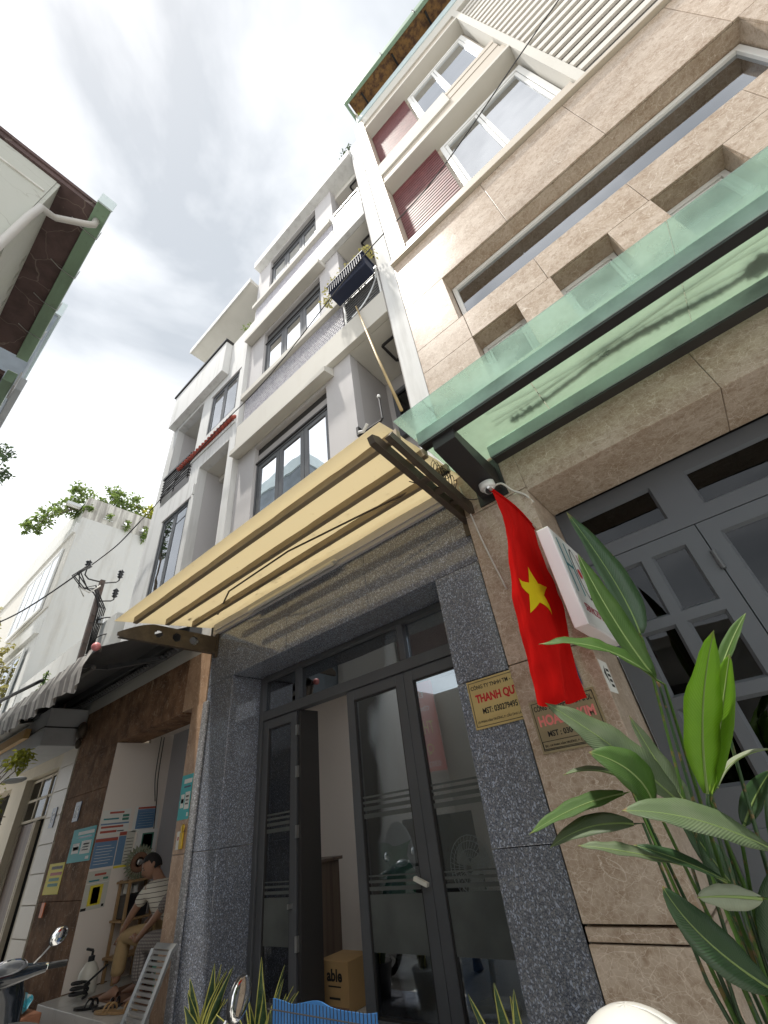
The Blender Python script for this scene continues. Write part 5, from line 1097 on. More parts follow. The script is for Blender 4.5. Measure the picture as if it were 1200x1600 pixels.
def foot(parent, ank, toe, s=1.0):
    a = Vector(ank); t = Vector(toe); d = (t-a); d.z = 0; d.normalize(); sd_ = Vector((-d.y, d.x, 0)); z0 = t.z
    mb = MB(); G_ = Vector((a.x, a.y, z0))
    prof = [(-.055, .024, .045), (-.03, .033, .075), (.0, .036, .085), (.05, .038, .062), (.10, .043, .042), (.14, .045, .028), (.165, .040, .018)]
    rows = []
    for y, w, h in prof:
        c = G_+d*y*s; rows.append([c-sd_*w*s, c-sd_*w*.9*s+Vector((0, 0, h*.6*s)), c-sd_*w*.3*s+Vector((0, 0, h*s)), c+sd_*w*.4*s+Vector((0, 0, h*.96*s)), c+sd_*w*.95*s+Vector((0, 0, h*.5*s)), c+sd_*w*s, c-sd_*w*s])
    mb.grid(rows)
    for k in range(5): 
        c = G_+d*(.165-.008*k)*s+sd_*(-.032+.016*k)*s+Vector((0, 0, .010)); mb.ell(c, (.012*s if k else .014*s,)*2+(.010*s,), 8, 5)
    return mb.build('foot', 'skin', parent, smooth=True)
MN = thing('person', 'man in striped polo shirt and tan trousers sitting bent forward, hands on knees', 'person', (-5.75, .3, .27))
J = dict(hip=(-5.50, .36, .72), waist=(-5.55, .35, .84), chest=(-5.64, .32, .98), neckb=(-5.72, .31, 1.07), neck=(-5.78, .30, 1.13), skull=(-5.86, .29, 1.20),
         shL=(-5.70, .17, 1.04), elL=(-5.86, .12, .86), wrL=(-6.00, .12, .735), shR=(-5.66, .46, 1.04), elR=(-5.84, .42, .87), wrR=(-5.97, .32, .745),
         hjL=(-5.55, .25, .70), knL=(-5.99, .15, .70), anL=(-5.98, .13, .36), hjR=(-5.53, .44, .70), knR=(-5.98, .34, .69), anR=(-5.93, .33, .36))
nm = list(J); ix = {k: i for i, k in enumerate(nm)}
rad = dict(hip=(.12, .10), waist=(.115, .09), chest=(.13, .095), neckb=(.07, .06), neck=.048, skull=.06, shL=.052, elL=.036, wrL=.026, shR=.052, elR=.036, wrR=.026, hjL=.082, knL=.055, anL=.036, hjR=.082, knR=.055, anR=.036)
ed = [('hip', 'waist'), ('waist', 'chest'), ('chest', 'neckb'), ('neckb', 'neck'), ('neck', 'skull'), ('chest', 'shL'), ('shL', 'elL'), ('elL', 'wrL'), ('chest', 'shR'), ('shR', 'elR'), ('elR', 'wrR'), ('hip', 'hjL'), ('hjL', 'knL'), ('knL', 'anL'), ('hip', 'hjR'), ('hjR', 'knR'), ('knR', 'anR')]
skin_body('body', [(J[k], rad[k]) for k in nm], [(ix[a], ix[b]) for a, b in ed], 'skin', MN)
V_ = lambda k: Vector(J[k])
mid = lambda a, b, t: V_(a)*(1-t)+V_(b)*t
sn = [(J['hip'], (.14, .12)), (J['waist'], (.135, .11)), (J['chest'], (.15, .115)), (J['neckb'], (.085, .075)), (J['shL'], .072), (mid('shL', 'elL', .62), .058), (J['shR'], .072), (mid('shR', 'elR', .62), .058)]
skin_body('polo_shirt', sn, [(0, 1), (1, 2), (2, 3), (2, 4), (4, 5), (2, 6), (6, 7)], 'shirt', MN)
tn = [(J['hip'], (.14, .12)), (J['hjL'], .10), (J['knL'], .075), (mid('knL', 'anL', .45), .068), (mid('knL', 'anL', .86), .066), (J['hjR'], .10), (J['knR'], .075), (mid('knR', 'anR', .45), .068), (mid('knR', 'anR', .86), .066)]
skin_body('trousers', tn, [(0, 1), (1, 2), (2, 3), (3, 4), (0, 5), (5, 6), (6, 7), (7, 8)], 'trousers', MN)
head(MN, (-5.89, .265, 1.225), (-.22, -.85, -.42), (-.30, -.25, .9))
hand(MN, J['wrL'], (-.45, .25, -.80), (-.8, 0, -.4), curl=.9); hand(MN, J['wrR'], (-.45, -.25, -.8), (-.8, 0, -.4), curl=.9)
foot(MN, J['anL'], (-6.2, .05, .273)); foot(MN, J['anR'], (-6.15, .27, .273))
tag(MB().box(-5.68, -5.32, .20, .60, .575, .605).box(-5.66, -5.62, .22, .26, .273, .574).box(-5.38, -5.34, .22, .26, .273, .574).box(-5.66, -5.62, .54, .58, .273, .574).box(-5.38, -5.34, .54, .58, .273, .574).build('stool', 'wood_brown', bevel=.004), 'low wooden stool under the seated man', 'stool')
# second figure, mostly behind the pillar
P2 = thing('person', 'person in checked clothes sitting beside the man, mostly hidden by the rose marble pillar', 'person', (-5.3, .4, .27))
J = dict(hip=(-5.06, .30, .66), waist=(-5.06, .34, .80), chest=(-5.06, .36, .98), neckb=(-5.06, .35, 1.12), neck=(-5.07, .34, 1.18), skull=(-5.09, .32, 1.24),
         shL=(-5.12, .20, 1.07), elL=(-5.36, .14, .86), wrL=(-5.66, .12, .68), shR=(-5.02, .50, 1.07), elR=(-5.18, .46, .86), wrR=(-5.42, .36, .72),
         hjL=(-5.12, .21, .64), knL=(-5.52, .14, .68), anL=(-5.52, .15, .34), hjR=(-5.12, .39, .64), knR=(-5.48, .30, .68), anR=(-5.44, .32, .34))
nm = list(J); ix = {k: i for i, k in enumerate(nm)}
skin_body('body', [(J[k], rad[k]) for k in nm], [(ix[a], ix[b]) for a, b in ed], 'skin', P2)
skin_body('blouse', [(J['hip'], (.14, .12)), (J['waist'], (.135, .11)), (J['chest'], (.14, .11)), (J['neckb'], (.08, .07)), (J['shL'], .07), (mid('shL', 'elL', .9), .055), (J['shR'], .07), (mid('shR', 'elR', .9), .055)], [(0, 1), (1, 2), (2, 3), (2, 4), (4, 5), (2, 6), (6, 7)], 'check_cloth', P2)
skin_body('loose_trousers', [(J['hip'], (.15, .13)), (J['hjL'], .11), (J['knL'], .095), (mid('knL', 'anL', .5), .095), (mid('knL', 'anL', .9), .09), (J['hjR'], .11), (J['knR'], .095), (mid('knR', 'anR', .5), .09), (mid('knR', 'anR', .9), .09)], [(0, 1), (1, 2), (2, 3), (3, 4), (0, 5), (5, 6), (6, 7), (7, 8)], 'check_cloth', P2)
head(P2, (-5.12, .31, 1.29), (-.9, -.2, -.3), (-.1, 0, 1))
hand(P2, J['wrL'], (-.9, .1, .25), (0, 0, -1), curl=.5); hand(P2, J['wrR'], (-.9, 0, -.3), (0, 0, -1), curl=.5)
foot(P2, J['anL'], (-5.8, .12, .273)); foot(P2, J['anR'], (-5.7, .3, .273))
tag(MB().box(-5.25, -4.97, .10, .60, .50, .53).box(-5.23, -5.2, .12, .16, .273, .5).box(-5.02, -4.99, .12, .16, .273, .5).box(-5.23, -5.2, .54, .58, .273, .5).box(-5.02, -4.99, .54, .58, .273, .5).build('stool', 'paper_green', bevel=.004), 'dark green low stool under the person in checked clothes', 'stool')

# metal slatted ramp leaning on the pillar
RP = thing('metal_ramp', 'silver slatted metal ramp leaning against the rose marble pillar', 'ramp', (-4.7, -.3, .13))
a = Vector((-4.80, -.38, .13)); b = Vector((-4.80, -.14, .70)); wv = Vector((.30, 0, .0)); up_ = (b-a)
MB().bar(a, b, .02, .045, (1, 0, 0)).bar(a+wv, b+wv, .02, .045, (1, 0, 0)).build('side_rail', 'steel', RP)
pr_ = None; ns = 19
for k in range(ns):
    p0 = a+up_*(k+.4)/ns
    if pr_ is None: pr_ = MB().bar(p0+Vector((.01, 0, 0)), p0+wv-Vector((.01, 0, 0)), .012, .020).build('slat', 'steel', RP); q0 = p0
    else: c = pr_.copy(); c.parent = RP; c.location = p0-q0; COL.objects.link(c)
MB().prism([a+up_+Vector((-.01, 0, .0)), a+up_+wv+Vector((.01, 0, 0)), a+up_+wv+Vector((.01, .03, .03)), a+up_+Vector((-.01, .03, .03))], (0, .02, -.02)).build('top_edge', 'steel', RP)

# ================================================================ inside the granite shop
tag(MB().box(-4.58, -4.24, .95, 1.5, .203, 1.05).box(-4.60, -4.20, .93, 1.52, 1.052, 1.08).build('counter', 'wood_desk', bevel=.004), 'brown wood-grain counter inside the granite shop', 'counter')
for i in range(3): pass
CH = thing('office_chair', 'black office chair with a pale backrest behind the counter', 'chair', (-3.95, 1.9, .2))
MB().ell((-3.95, 1.95, .62), (.24, .24, .06)).build('seat', 'plastic_dark', CH, smooth=True); MB().ell((-3.95, 2.18, .98), (.22, .06, .32)).build('backrest', 'curtain_white', CH, smooth=True)
MB().tube([(-3.95, 1.95, .25), (-3.95, 1.95, .6)], .03, 8).build('column', 'plastic_dark', CH)
for k in range(5): MB().bar((-3.95, 1.95, .27), (-3.95+.27*math.cos(k*1.257), 1.95+.27*math.sin(k*1.257), .23), .04).build('leg', 'plastic_dark', CH)
tag(MB().box(-4.2, -3.45, 2.6, 3.1, .203, 1.3).build('cabinet', 'plastic_dark', bevel=.01), 'black cabinet standing deep inside the granite shop', 'cabinet')
CB = tag(MB().box(-3.72, -3.39, .72, 1.0, .203, .48).build('carton', 'carton', bevel=.004), 'brown cardboard box on the floor just inside the open shop door', 'box')
text('able', .07, .17, (-3.54, .719, .40), CB, 'ink_black', bold=.03); MB().box(-3.61, -3.47, .7185, .7195, .335, .343).build('print', 'ink_black', CB); MB().box(-3.60, -3.48, .7185, .7195, .27, .282).build('print', 'ink_black', CB); MB().box(-3.72, -3.39, .7185, .7195, .203, .235).build('tape', 'mat_brown', CB)
TB = thing('low_table', 'dark brown carved low table behind the frosted glass', 'table', (-3.2, 1.5, .2))
MB().box(-3.65, -2.75, 1.25, 1.9, .60, .66).build('tabletop', 'wood_brown', TB, bevel=.01); MB().box(-3.58, -2.82, 1.30, 1.85, .52, .598).build('apron', 'wood_brown', TB)
for x, y in ((-3.5, 1.36), (-2.9, 1.36), (-3.5, 1.80), (-2.9, 1.80)): MB().tube([(x, y, .52), (x+.03, y-.02, .42), (x-.01, y, .30), (x+.02, y-.03, .215)], [.045, .05, .03, .045], 8).build('leg', 'wood_brown', TB, smooth=True)
gs = []
for j in range(10): gs.append([(-3.55+.06*i+.02*math.sin(j*1.3+i), 1.2+.04*math.sin(i*1.7+j*.9), 1.15-.055*j-.02*math.cos(i)) for i in range(10)])
tag(MB().grid(gs).build('green_plastic_cover', 'green_sheet', smooth=True), 'crumpled green plastic sheet over the things on the low table', 'cover')
FN = thing('pedestal_fan', 'white pedestal fan behind the right-hand glass door', 'fan', (-2.35, 1.1, .2))
fc = Vector((-2.25, 1.02, .97)); fd = Vector((-.1, -1, .1))
mb = MB()
for r in (.06, .11, .16, .195): mb.tube([fc+Vector((r*math.cos(t), -.05-.03*(1-r/.2), r*math.sin(t))) for t in [i*.2618 for i in range(25)]], .0035, 4, cap=False)
for k in range(36): t = k*.1745; mb.tube([fc+Vector((.03*math.cos(t), -.09, .03*math.sin(t))), fc+Vector((.12*math.cos(t), -.085, .12*math.sin(t))), fc+Vector((.197*math.cos(t), -.04, .197*math.sin(t)))], .0018, 4)
mb.build('guard', 'plastic_white', FN)
for k in range(3):
    t = k*2.094; rows = [[fc+Vector((r*math.cos(t+s_*.9), -.04+.03*s_, r*math.sin(t+s_*.9))) for s_ in (0, .33, .66, 1)] for r in (.03, .09, .16)]; MB().grid(rows).build('blade', 'plastic_cream', FN, smooth=True)
MB().lathe([(0, 0), (.05, .01), (.06, .08), (.04, .13), (0, .14)], fc, axis=(0, 1, 0), n=14).build('motor', 'plastic_cream', FN, smooth=True)
MB().tube([(-2.27, 1.08, .9), (-2.33, 1.08, .24)], [.022, .02], 10).build('pole', 'plastic_cream', FN)
MB().lathe([(0, 0), (.17, 0), (.16, .03), (.03, .05), (0, .05)], (-2.33, 1.08, .2), n=20).build('base', 'plastic_cream', FN, smooth=True)

# ================================================================ plants by the doors
HP = thing('heliconia_plant', 'tall broad-leaved potted plant in front of the marble pillar and grey doors', 'plant', (-.45, -.55, 0))
LV = [
 ([(-.267, -.75, 1.292), (-.165, -.80, 1.506), (-.02, -.90, 1.704)], .125, 'leaf_bright', .0, (1, -1, .3)),
 ([(-.256, -.72, 1.297), (-.119, -.75, 1.50), (-.017, -.80, 1.644)], .085, 'leaf_bright', .5, (.2, -1, .8)),
 ([(-.085, -.70, 1.597), (.003, -.70, 1.692), (.088, -.70, 1.77)], .05, 'leaf_mid', .5, (-.5, -1, .4)),
 ([(-.265, -.70, 1.64), (-.388, -.80, 1.779), (-.589, -.85, 1.847)], .12, 'leaf_mid', .3, (.1, -.6, 1)),
 ([(-.273, -.66, 1.656), (-.319, -.66, 1.922), (-.347, -.62, 2.247)], .115, 'leaf_mid', .3, (1, -1, .2)),
 ([(-.278, -.45, 1.868), (-.287, -.40, 2.172), (-.358, -.35, 2.628)], .15, 'leaf_dark', .5, (1, -1, 0)),
 ([(-.365, -.70, 1.279), (-.49, -.75, 1.462), (-.658, -.80, 1.641)], .135, 'leaf_dull', .3, (.5, -1, .8)),
 ([(-.431, -.75, 1.284), (-.436, -.85, 1.377), (-.529, -.90, 1.447)], .13, 'leaf_mid', .25, (.6, -1, .5)),
 ([(-.531, -.65, 1.371), (-.602, -.70, 1.402), (-.696, -.75, 1.40)], .045, 'leaf_dull', .5, (0, -.5, 1)),
 ([(-.536, -.65, 1.318), (-.706, -.70, 1.296), (-.868, -.80, 1.24)], .07, 'leaf_mid', .4, (-.2, -1, .8)),
 ([(-.542, -.65, 1.23), (-.682, -.70, 1.237), (-.824, -.75, 1.194)], .075, 'leaf_dull', .4, (-.2, -1, .7)),
 ([(-.183, -.70, 1.145), (-.315, -.85, 1.239), (-.477, -.95, 1.283)], .115, 'leaf_dull', .3, (.2, -.9, .9)),
 ([(-.443, -.65, 1.117), (-.575, -.75, 1.168), (-.702, -.80, 1.197)], .06, 'leaf_dull', .4, (.1, -.6, 1)),
 ([(-.331, -.70, 1.079), (-.405, -.80, 1.142), (-.509, -.85, 1.192)], .055, 'leaf_dark', .4, (.2, -.7, 1)),
 ([(-.34, -.70, .86), (-.429, -.80, .977), (-.472, -.85, 1.095)], .11, 'leaf_dark', .3, (.9, -1, .4)),
 ([(-.25, -.80, 1.056), (-.321, -.85, 1.07), (-.381, -.90, 1.077)], .06, 'leaf_pale', -.3, (0, -1, .5)),
 ([(-.241, -.70, 1.303), (-.155, -.70, 1.365), (-.052, -.75, 1.379)], .032, 'leaf_pale', .5, (0, -.5, 1)),
 ([(-.225, -.65, 1.199), (-.16, -.65, 1.266), (-.082, -.70, 1.328)], .06, 'leaf_dark', .4, (-.3, -1, .3)),
 ([(-.358, -.50, 1.197), (-.407, -.50, 1.356), (-.445, -.50, 1.568)], .085, 'leaf_dull', .4, (1, -1, .2)),
 ([(-.30, -.55, .95), (-.36, -.6, 1.12), (-.40, -.62, 1.30)], .09, 'leaf_dark', .4, (1, -1, .2)),
 ([(-.20, -.50, .95), (-.16, -.52, 1.15), (-.10, -.55, 1.32)], .07, 'leaf_dark', .4, (.4, -1, .2)),
 ([(-.30, -.62, .80), (-.26, -.66, .98), (-.16, -.72, 1.12)], .10, 'leaf_dark', .3, (.4, -1, .4)),
 ([(-.28, -.68, .72), (-.20, -.74, .86), (-.10, -.82, .95)], .09, 'leaf_mid', .3, (.2, -1, .6)),

]
for i, (pts, w, mm, fold, up) in enumerate(LV):
    mb = MB(); rib = leaf_sheet(mb, pts, w, up=up, fold=fold*.6, n=14, wav=.02 if i % 3 else .045, curl=.0)
    lf = leaf_uv(mb.build('leaf', mm, HP, smooth=True, solid=.0008), 14)
    MB().tube([p+Vector((0, -.001, -.001)) for p in rib], [.0035*(1-j/len(rib))+.001 for j in range(len(rib))], 5).build('midrib', 'leaf_rib', lf)
    b = Vector(pts[0]); g = Vector((-.46+.02*math.sin(i*2.1), -.55+.03*math.cos(i*1.7), .30)); m1 = b*.55+g*.45+Vector((.03*math.sin(i), 0, .03))
    d0 = (Vector(pts[1])-b).normalized()
    MB().tube([g, g*.7+b*.3+Vector((.015, 0, 0)), m1, b-d0*.03, b+d0*.01], [.009, .008, .006, .005, .004], 7).build('stem', 'leaf_mid' if i % 2 else 'leaf_dark', HP, smooth=True)
MB().lathe([(0, 0), (.13, 0), (.17, .30), (.185, .31), (.17, .33), (.15, .30), (0, .29)], (-.46, -.55, 0.152 if False else .0), n=24).build('pot', 'pot_dark', HP, smooth=True)
MB().lathe([(0, 0), (.14, 0), (.0, .03)], (-.46, -.55, .28), n=16).build('soil', 'soil', HP)

def snake_plant(x, y, z, n_, hmax, label, seed, spread=.16, m_pot='pot_dark'):
    t = thing('snake_plant', label, 'plant', (x, y, z), 'snake plants by the shop doors'); rnd = random.Random(seed); B0 = Vector((x, y, z))
    MB().lathe([(0, 0), (.085, 0), (.115, .2), (.122, .21), (.11, .22), (.10, .19), (0, .185)], B0, n=20).build('pot', m_pot, t, smooth=True)
    MB().lathe([(0, 0), (.10, 0), (0, .01)], B0+Vector((0, 0, .175)), n=14).build('soil', 'soil', t)
    for k in range(n_):
        a = rnd.uniform(0, 6.28); r = rnd.uniform(0, .06); h = hmax*rnd.uniform(.55, 1.0); lean = spread*rnd.uniform(.3, 1.4)
        b = B0+Vector((r*math.cos(a), r*math.sin(a), .18)); w = rnd.uniform(.044, .066); tw = rnd.uniform(-.8, .8); mb = MB(); rows = []
        a2 = a+rnd.uniform(-.6, .6); kink = rnd.uniform(-.05, .05)
        for i in range(13):
            q = i/12; c = b+Vector((math.cos(a2)*lean*q**1.6, math.sin(a2)*lean*q**1.6, h*q))+Vector((math.sin(q*5+k)*.008, 0, 0))*q
            s_ = Vector((-math.sin(a+tw*q*1.5), math.cos(a+tw*q*1.5), 0)); o2 = Vector((math.cos(a+tw*q*1.5), math.sin(a+tw*q*1.5), 0))
            ww = w*.5*(.7+.5*math.sin(math.pi*min(1, q*1.1+.1)))*(1-q**5)+.0008; e_ = min(.0065, ww*.35)
            rows.append([c-s_*ww-o2*.2*ww, c-s_*(ww-e_)-o2*.02*ww, c+o2*.12*ww, c+s_*(ww-e_)-o2*.02*ww, c+s_*ww-o2*.2*ww])
        mb.grid(rows); nf = len(mb.f); mb.mi = [1 if (f % 4) in (0, 3) else 0 for f in range(nf)]
        mb.build('leaf', ['snake_green', 'snake_yellow'], t, smooth=True, solid=.003)
    return t
snake_plant(-3.52, -.42, .152, 16, .38, 'snake plant, leftmost of the pots, in front of the granite pillar', 1, .18)
snake_plant(-2.98, -.38, .152, 15, .42, 'snake plant in the middle pot with tall twisted leaves by the left glass door', 11, .16)
snake_plant(-1.40, -.32, .152, 9, .40, 'snake plant, rightmost of the pots, at the foot of the right granite pillar', 5, .08)

# blue mesh rack
BR = thing('blue_rack', 'bright blue plastic board behind a black wire grid in front of the shop door', 'rack', (-2.4, -.5, .15))
mb = MB(); rows = []
for j in range(7): rows.append([(-2.72+.76*i/20, -.50+.012*math.sin(i*.9), .152+.49*j/6-.0*i) for i in range(21)])
rows[-1] = [(p[0], p[1], p[2]-.01*math.sin(i*.5)) for i, p in enumerate(rows[-1])]
mb.grid(rows).build('board', 'blue_plastic', BR, solid=.006)
pr_ = None
for k in range(32):
    x = -2.72+k*.0245
    if pr_ is None: pr_ = MB().tube([(x, -.522, .155), (x, -.522, .648)], .0022, 5).build('wire', 'black_metal', BR); xx = x
    else: c = pr_.copy(); c.parent = BR; c.location.x = x-xx; COL.objects.link(c)
for z in (.25, .40, .55, .61): MB().tube([(-2.73, -.526, z), (-1.95, -.526, z)], .003, 5).build('cross_wire', 'black_metal', BR)

# ================================================================ scooters
def scooter(label, loc, rz, paint='scooter_paint', grip='rubber', mirror_tilt=0.0, lean=0, topbox=False):
    """built facing +X at the origin, then turned and moved"""
    t = thing('scooter', label, 'scooter', (0, 0, 0), 'scooters parked in the alley')
    for nme, x in (('front_wheel', .62), ('rear_wheel', -.62)):
        mb = MB(); R0 = .27
        w = mb.tube([(x+.235*math.cos(a), 0, R0+.235*math.sin(a)) for a in [i*6.2832/28 for i in range(29)]], .035, 8, cap=False).build(nme, 'rubber', t, smooth=True)
        MB().lathe([(.05, -.04), (.05, .04)], (x, 0, R0), axis=(0, 1, 0), n=12).build('hub', 'steel', w)
        for k in range(5): MB().bar((x, 0, R0), (x+.21*math.cos(k*1.257), 0, R0+.21*math.sin(k*1.257)), .03, .02).build('spoke', 'steel', w)
    secs = [(-.80, .62, .05, .05), (-.60, .66, .12, .09), (-.30, .62, .15, .14), (-.05, .50, .12, .14), (.08, .38, .13, .08), (.25, .34, .14, .05), (.38, .36, .15, .06)]
    rows = [[(x, w*math.cos(a), z+h*math.sin(a)) for a in [i*6.2832/14 for i in range(15)]] for x, z, w, h in secs]
    MB().grid(rows).build('body_panel', paint, t, smooth=True)
    secs = [(.36, .30, .16, .05), (.42, .55, .23, .06), (.40, .75, .22, .07), (.34, .88, .19, .07), (.32, .97, .15, .06)]
    rows = [[(x+d*math.sin(a), w*math.cos(a), z) for a in [i*6.2832/14 for i in range(15)]] for x, z, w, d in secs]
    MB().grid(rows).build('leg_shield', paint, t, smooth=True)
    rows = [[(.62+.33*math.cos(a), y, .27+.33*math.sin(a)-abs(y)*.3) for y in (-.06, -.03, 0, .03, .06)] for a in [.4+i*.2 for i in range(10)]]
    MB().grid(rows).build('mudguard', paint, t, smooth=True, solid=.006)
    MB().bar((.58, .06, .27), (.40, .06, .62), .04).bar((.58, -.06, .27), (.40, -.06, .62), .04).build('fork', 'scooter_grey', t)
    MB().ell((-.30, 0, .79), (.38, .13, .05), 18, 8).build('seat', 'rubber', t, smooth=True)
    # handlebar cowl with the instrument cluster facing the rider
    secs = [(-.24, .06, .030, .026), (-.17, .045, .045, .035), (-.09, .03, .07, .05), (0, .02, .085, .062), (.09, .03, .07, .05), (.17, .045, .045, .035), (.24, .06, .030, .026)]
    rows = [[(.30-dx+d*math.cos(a), y, 1.0+h*math.sin(a)) for a in [i*6.2832/12 for i in range(13)]] for y, dx, d, h in secs]
    hb = MB().grid(rows).build('handlebar_cowl', paint, t, smooth=True)
    MB().ell((.235, 0, 1.035), (.040, .125, .062), 22, 10, rot=(0, -.6, 0)).build('instrument_cluster', 'scooter_grey', hb, smooth=True)
    MB().ell((.216, 0, 1.045), (.030, .095, .042), 22, 10, rot=(0, -.6, 0)).build('dial', 'dial_face', hb, smooth=True)
    MB().tube([(.204-.026*math.sin(a), .096*math.cos(a), 1.052+.036*math.sin(a)) for a in [i*6.2832/28 for i in range(29)]], .0045, 5, cap=False).tube([(.190, .05*math.cos(a), 1.050+.02*math.sin(a)) for a in [i*3.1416/10 for i in range(11)]], .003, 4).build('dial_ring', 'chrome', hb)
    MB().ell((.37, 0, .98), (.03, .09, .05), 16, 8).build('headlight', 'chrome', hb, smooth=True)
    for sy in (-1, 1):
        MB().tube([(.235, sy*.235, 1.005), (.215, sy*.36, .995)], .018, 12).build('grip', grip, t)
        MB().lathe([(.021, 0), (.021, .015)], (.235, sy*.232, 1.005), axis=(-.15, sy, 0), n=12).build('grip_collar', 'chrome', t)
        MB().tube([(.27, sy*.25, 1.01), (.29, sy*.34, .99)], .007, 6).build('brake_lever', 'steel', t)
        MB().tube([(.25, sy*.16, 1.03), (.26, sy*.20, 1.06), (.24, sy*.24, 1.11)], .0055, 6).build('mirror_stalk', 'steel', t)
        mc = Vector((.22, sy*.268, 1.150)); MB().ell(mc, (.014, .060, .048), 20, 10, rot=(sy*.5, 0, 0)).build('mirror_shell', 'plastic_dark', t, smooth=True)
        MB().ell(mc-Vector((.008, 0, 0)), (.0095, .056, .044), 20, 10, rot=(sy*.5, 0, 0)).build('mirror_glass', 'mirror_glass', t, smooth=True)
    MB().box(-.88, -.82, -.09, .09, .45, .60).build('number_plate', 'plastic_white', t); MB().ell((-.82, 0, .68), (.04, .08, .035)).build('tail_light', 'scooter_red', t, smooth=True)
    MB().tube([(-.1, -.12, .25), (-.5, -.16, .24), (-.85, -.17, .36)], [.03, .045, .05], 10).build('exhaust', 'scooter_grey', t, smooth=True)
    if topbox: MB().box(-1.02, -.68, -.16, .16, .78, 1.005).build('top_box', 'plastic_dark', t, bevel=.03)
    MB().bar((-.1, .1, .22), (-.16, .28, .0), .02).build('side_stand', 'steel', t)
    t.location = loc; t.rotation_euler = (lean, 0, rz); t.scale = (.87, .87, .87); return t
scooter('black scooter at the left edge, its right mirror in front of the marble portal', (-3.78, -1.42, 0), R_(180))
scooter('black scooter nearest the shop, only its mirror rising beside the blue board', (-1.196, -1.746, 0), R_(200), topbox=True)
HM = thing('helmet', 'white crash helmet lying on a scooter top box in the bottom right corner', 'helmet', (-.445, -1.455, .88))
mb = MB(); c0 = Vector((-.452, -1.452, .893)); rows = []
for i in range(13):
    ph = i/12*1.75; rows.append([c0+Vector((.115*math.sin(ph)*math.cos(a)*1.1, .115*math.sin(ph)*math.sin(a), .125*math.cos(ph))) for a in [k*6.2832/32 for k in range(33)]])
mb.grid(rows).build('shell', 'helmet_white', HM, smooth=True, solid=.006)
MB().tube([c0+Vector((.1265*math.cos(a), .115*math.sin(a), -.024)) for a in [k*6.2832/32 for k in range(33)]], .005, 6, cap=False).build('rim', 'rubber', HM)
# red and blue things beside the left scooter
tag(MB().box(-6.35, -6.0, -.75, -.45, .0, .34).build('red_crate', 'clay', bevel=.01), 'reddish box on the pavement behind the left scooter', 'box')
bb = MB().ell((-6.25, -.62, .40), (.20, .12, .07), 22, 14); rq = random.Random(3)
for v in bb.v: v += Vector((math.sin(v.z*70+v.x*41)*.018, math.sin(v.x*53+v.z*20)*.014, math.sin(v.x*61+v.y*47)*.022))
tag(bb.build('blue_bag', 'bag_print'), 'crumpled blue and white bag on the reddish box', 'bag')

# ================================================================ trees and plants up on roofs
def tree(name, label, base, blobs, n_, size, lm='tree_leaf', group=None, twigs=8, seed=1, cat='tree', trunk=.05):
    t = thing(name, label, cat, base, group); rnd = random.Random(seed); B0 = Vector(base)
    mb = MB(); tw = MB()
    top = sum((Vector(b[0]) for b in blobs), Vector())/len(blobs)
    tw.tube([B0, (B0+top)/2+Vector((rnd.uniform(-.1, .1), rnd.uniform(-.1, .1), 0)), top], [trunk, trunk*.6, trunk*.3], 6)
    for bi, (c, r) in enumerate(blobs):
        c = Vector(c); tw.tube([(B0*.4+top*.6), (top+c)/2+Vector((0, 0, .05)), c], [trunk*.45, trunk*.3, trunk*.15], 5)
        foliage(mb, c, r, int(n_*r[0]*r[1]*r[2]*4)+30, size, seed=seed*31+bi)
        for k in range(twigs):
            d = Vector((rnd.gauss(0, 1), rnd.gauss(0, 1), rnd.gauss(0, .8))).normalized(); e_ = c+Vector((d.x*r[0], d.y*r[1], d.z*r[2]))*1.25
            tw.tube([c, c*.4+e_*.6+Vector((0, 0, .02)), e_], [.012, .008, .004], 4)
            for q in (.65, .8, .9, 1.0): foliage(mb, c*(1-q)+e_*q, (.05, .05, .05), 5, size, seed=bi*97+k*7+int(q*50))
    tw.build('trunk', 'bark', t); tag(mb.build('crown', lm, t), kind='stuff'); return t
tree('roof_tree', 'loose green bush leaning out over the corner of the tall white block', (-14.0, .2, 10.9), [((-14.2, -.35, 10.75), (.5, .35, .3)), ((-14.2, -.75, 10.2), (.45, .30, .22)), ((-14.1, -.1, 11.3), (.45, .35, .30)), ((-14.3, -1.0, 9.7), (.3, .28, .14)), ((-13.9, .1, 10.6), (.3, .2, .2))], 900, .13, seed=3, twigs=7)
tree('roof_tree', 'green bush growing behind the stained parapet', (-14.6, 1.4, 10.2), [((-14.6, 1.0, 11.6), (.5, .45, .45)), ((-14.5, 1.5, 11.9), (.5, .4, .4)), ((-14.6, .9, 12.2), (.3, .25, .3)), ((-14.6, 1.7, 11.2), (.5, .4, .4))], 800, .13, seed=5, twigs=7)
tree('roof_tree', 'yellow-green bush at the right end of the stained parapet', (-14.5, 2.3, 10.2), [((-14.4, 2.2, 11.6), (.5, .5, .45)), ((-14.4, 2.6, 11.9), (.5, .4, .4)), ((-14.3, 2.5, 11.1), (.4, .5, .5))], 900, .14, lm='tree_leaf_yellow', seed=8)
for i, (y, s_) in enumerate(((.7, .10), (1.28, .12), (1.86, .24))):
    mb = MB(); foliage(mb, (-13.5, y, 10.42-.1*i), (.08, .09, .14+.1*i), 60+40*i, .09, seed=40+i)
    tag(mb.build('vent_plant', 'tree_leaf'), 'weed growing out of the '+('left', 'middle', 'right')[i]+' vent of the stained parapet', 'plant', 'weeds in the parapet vents')
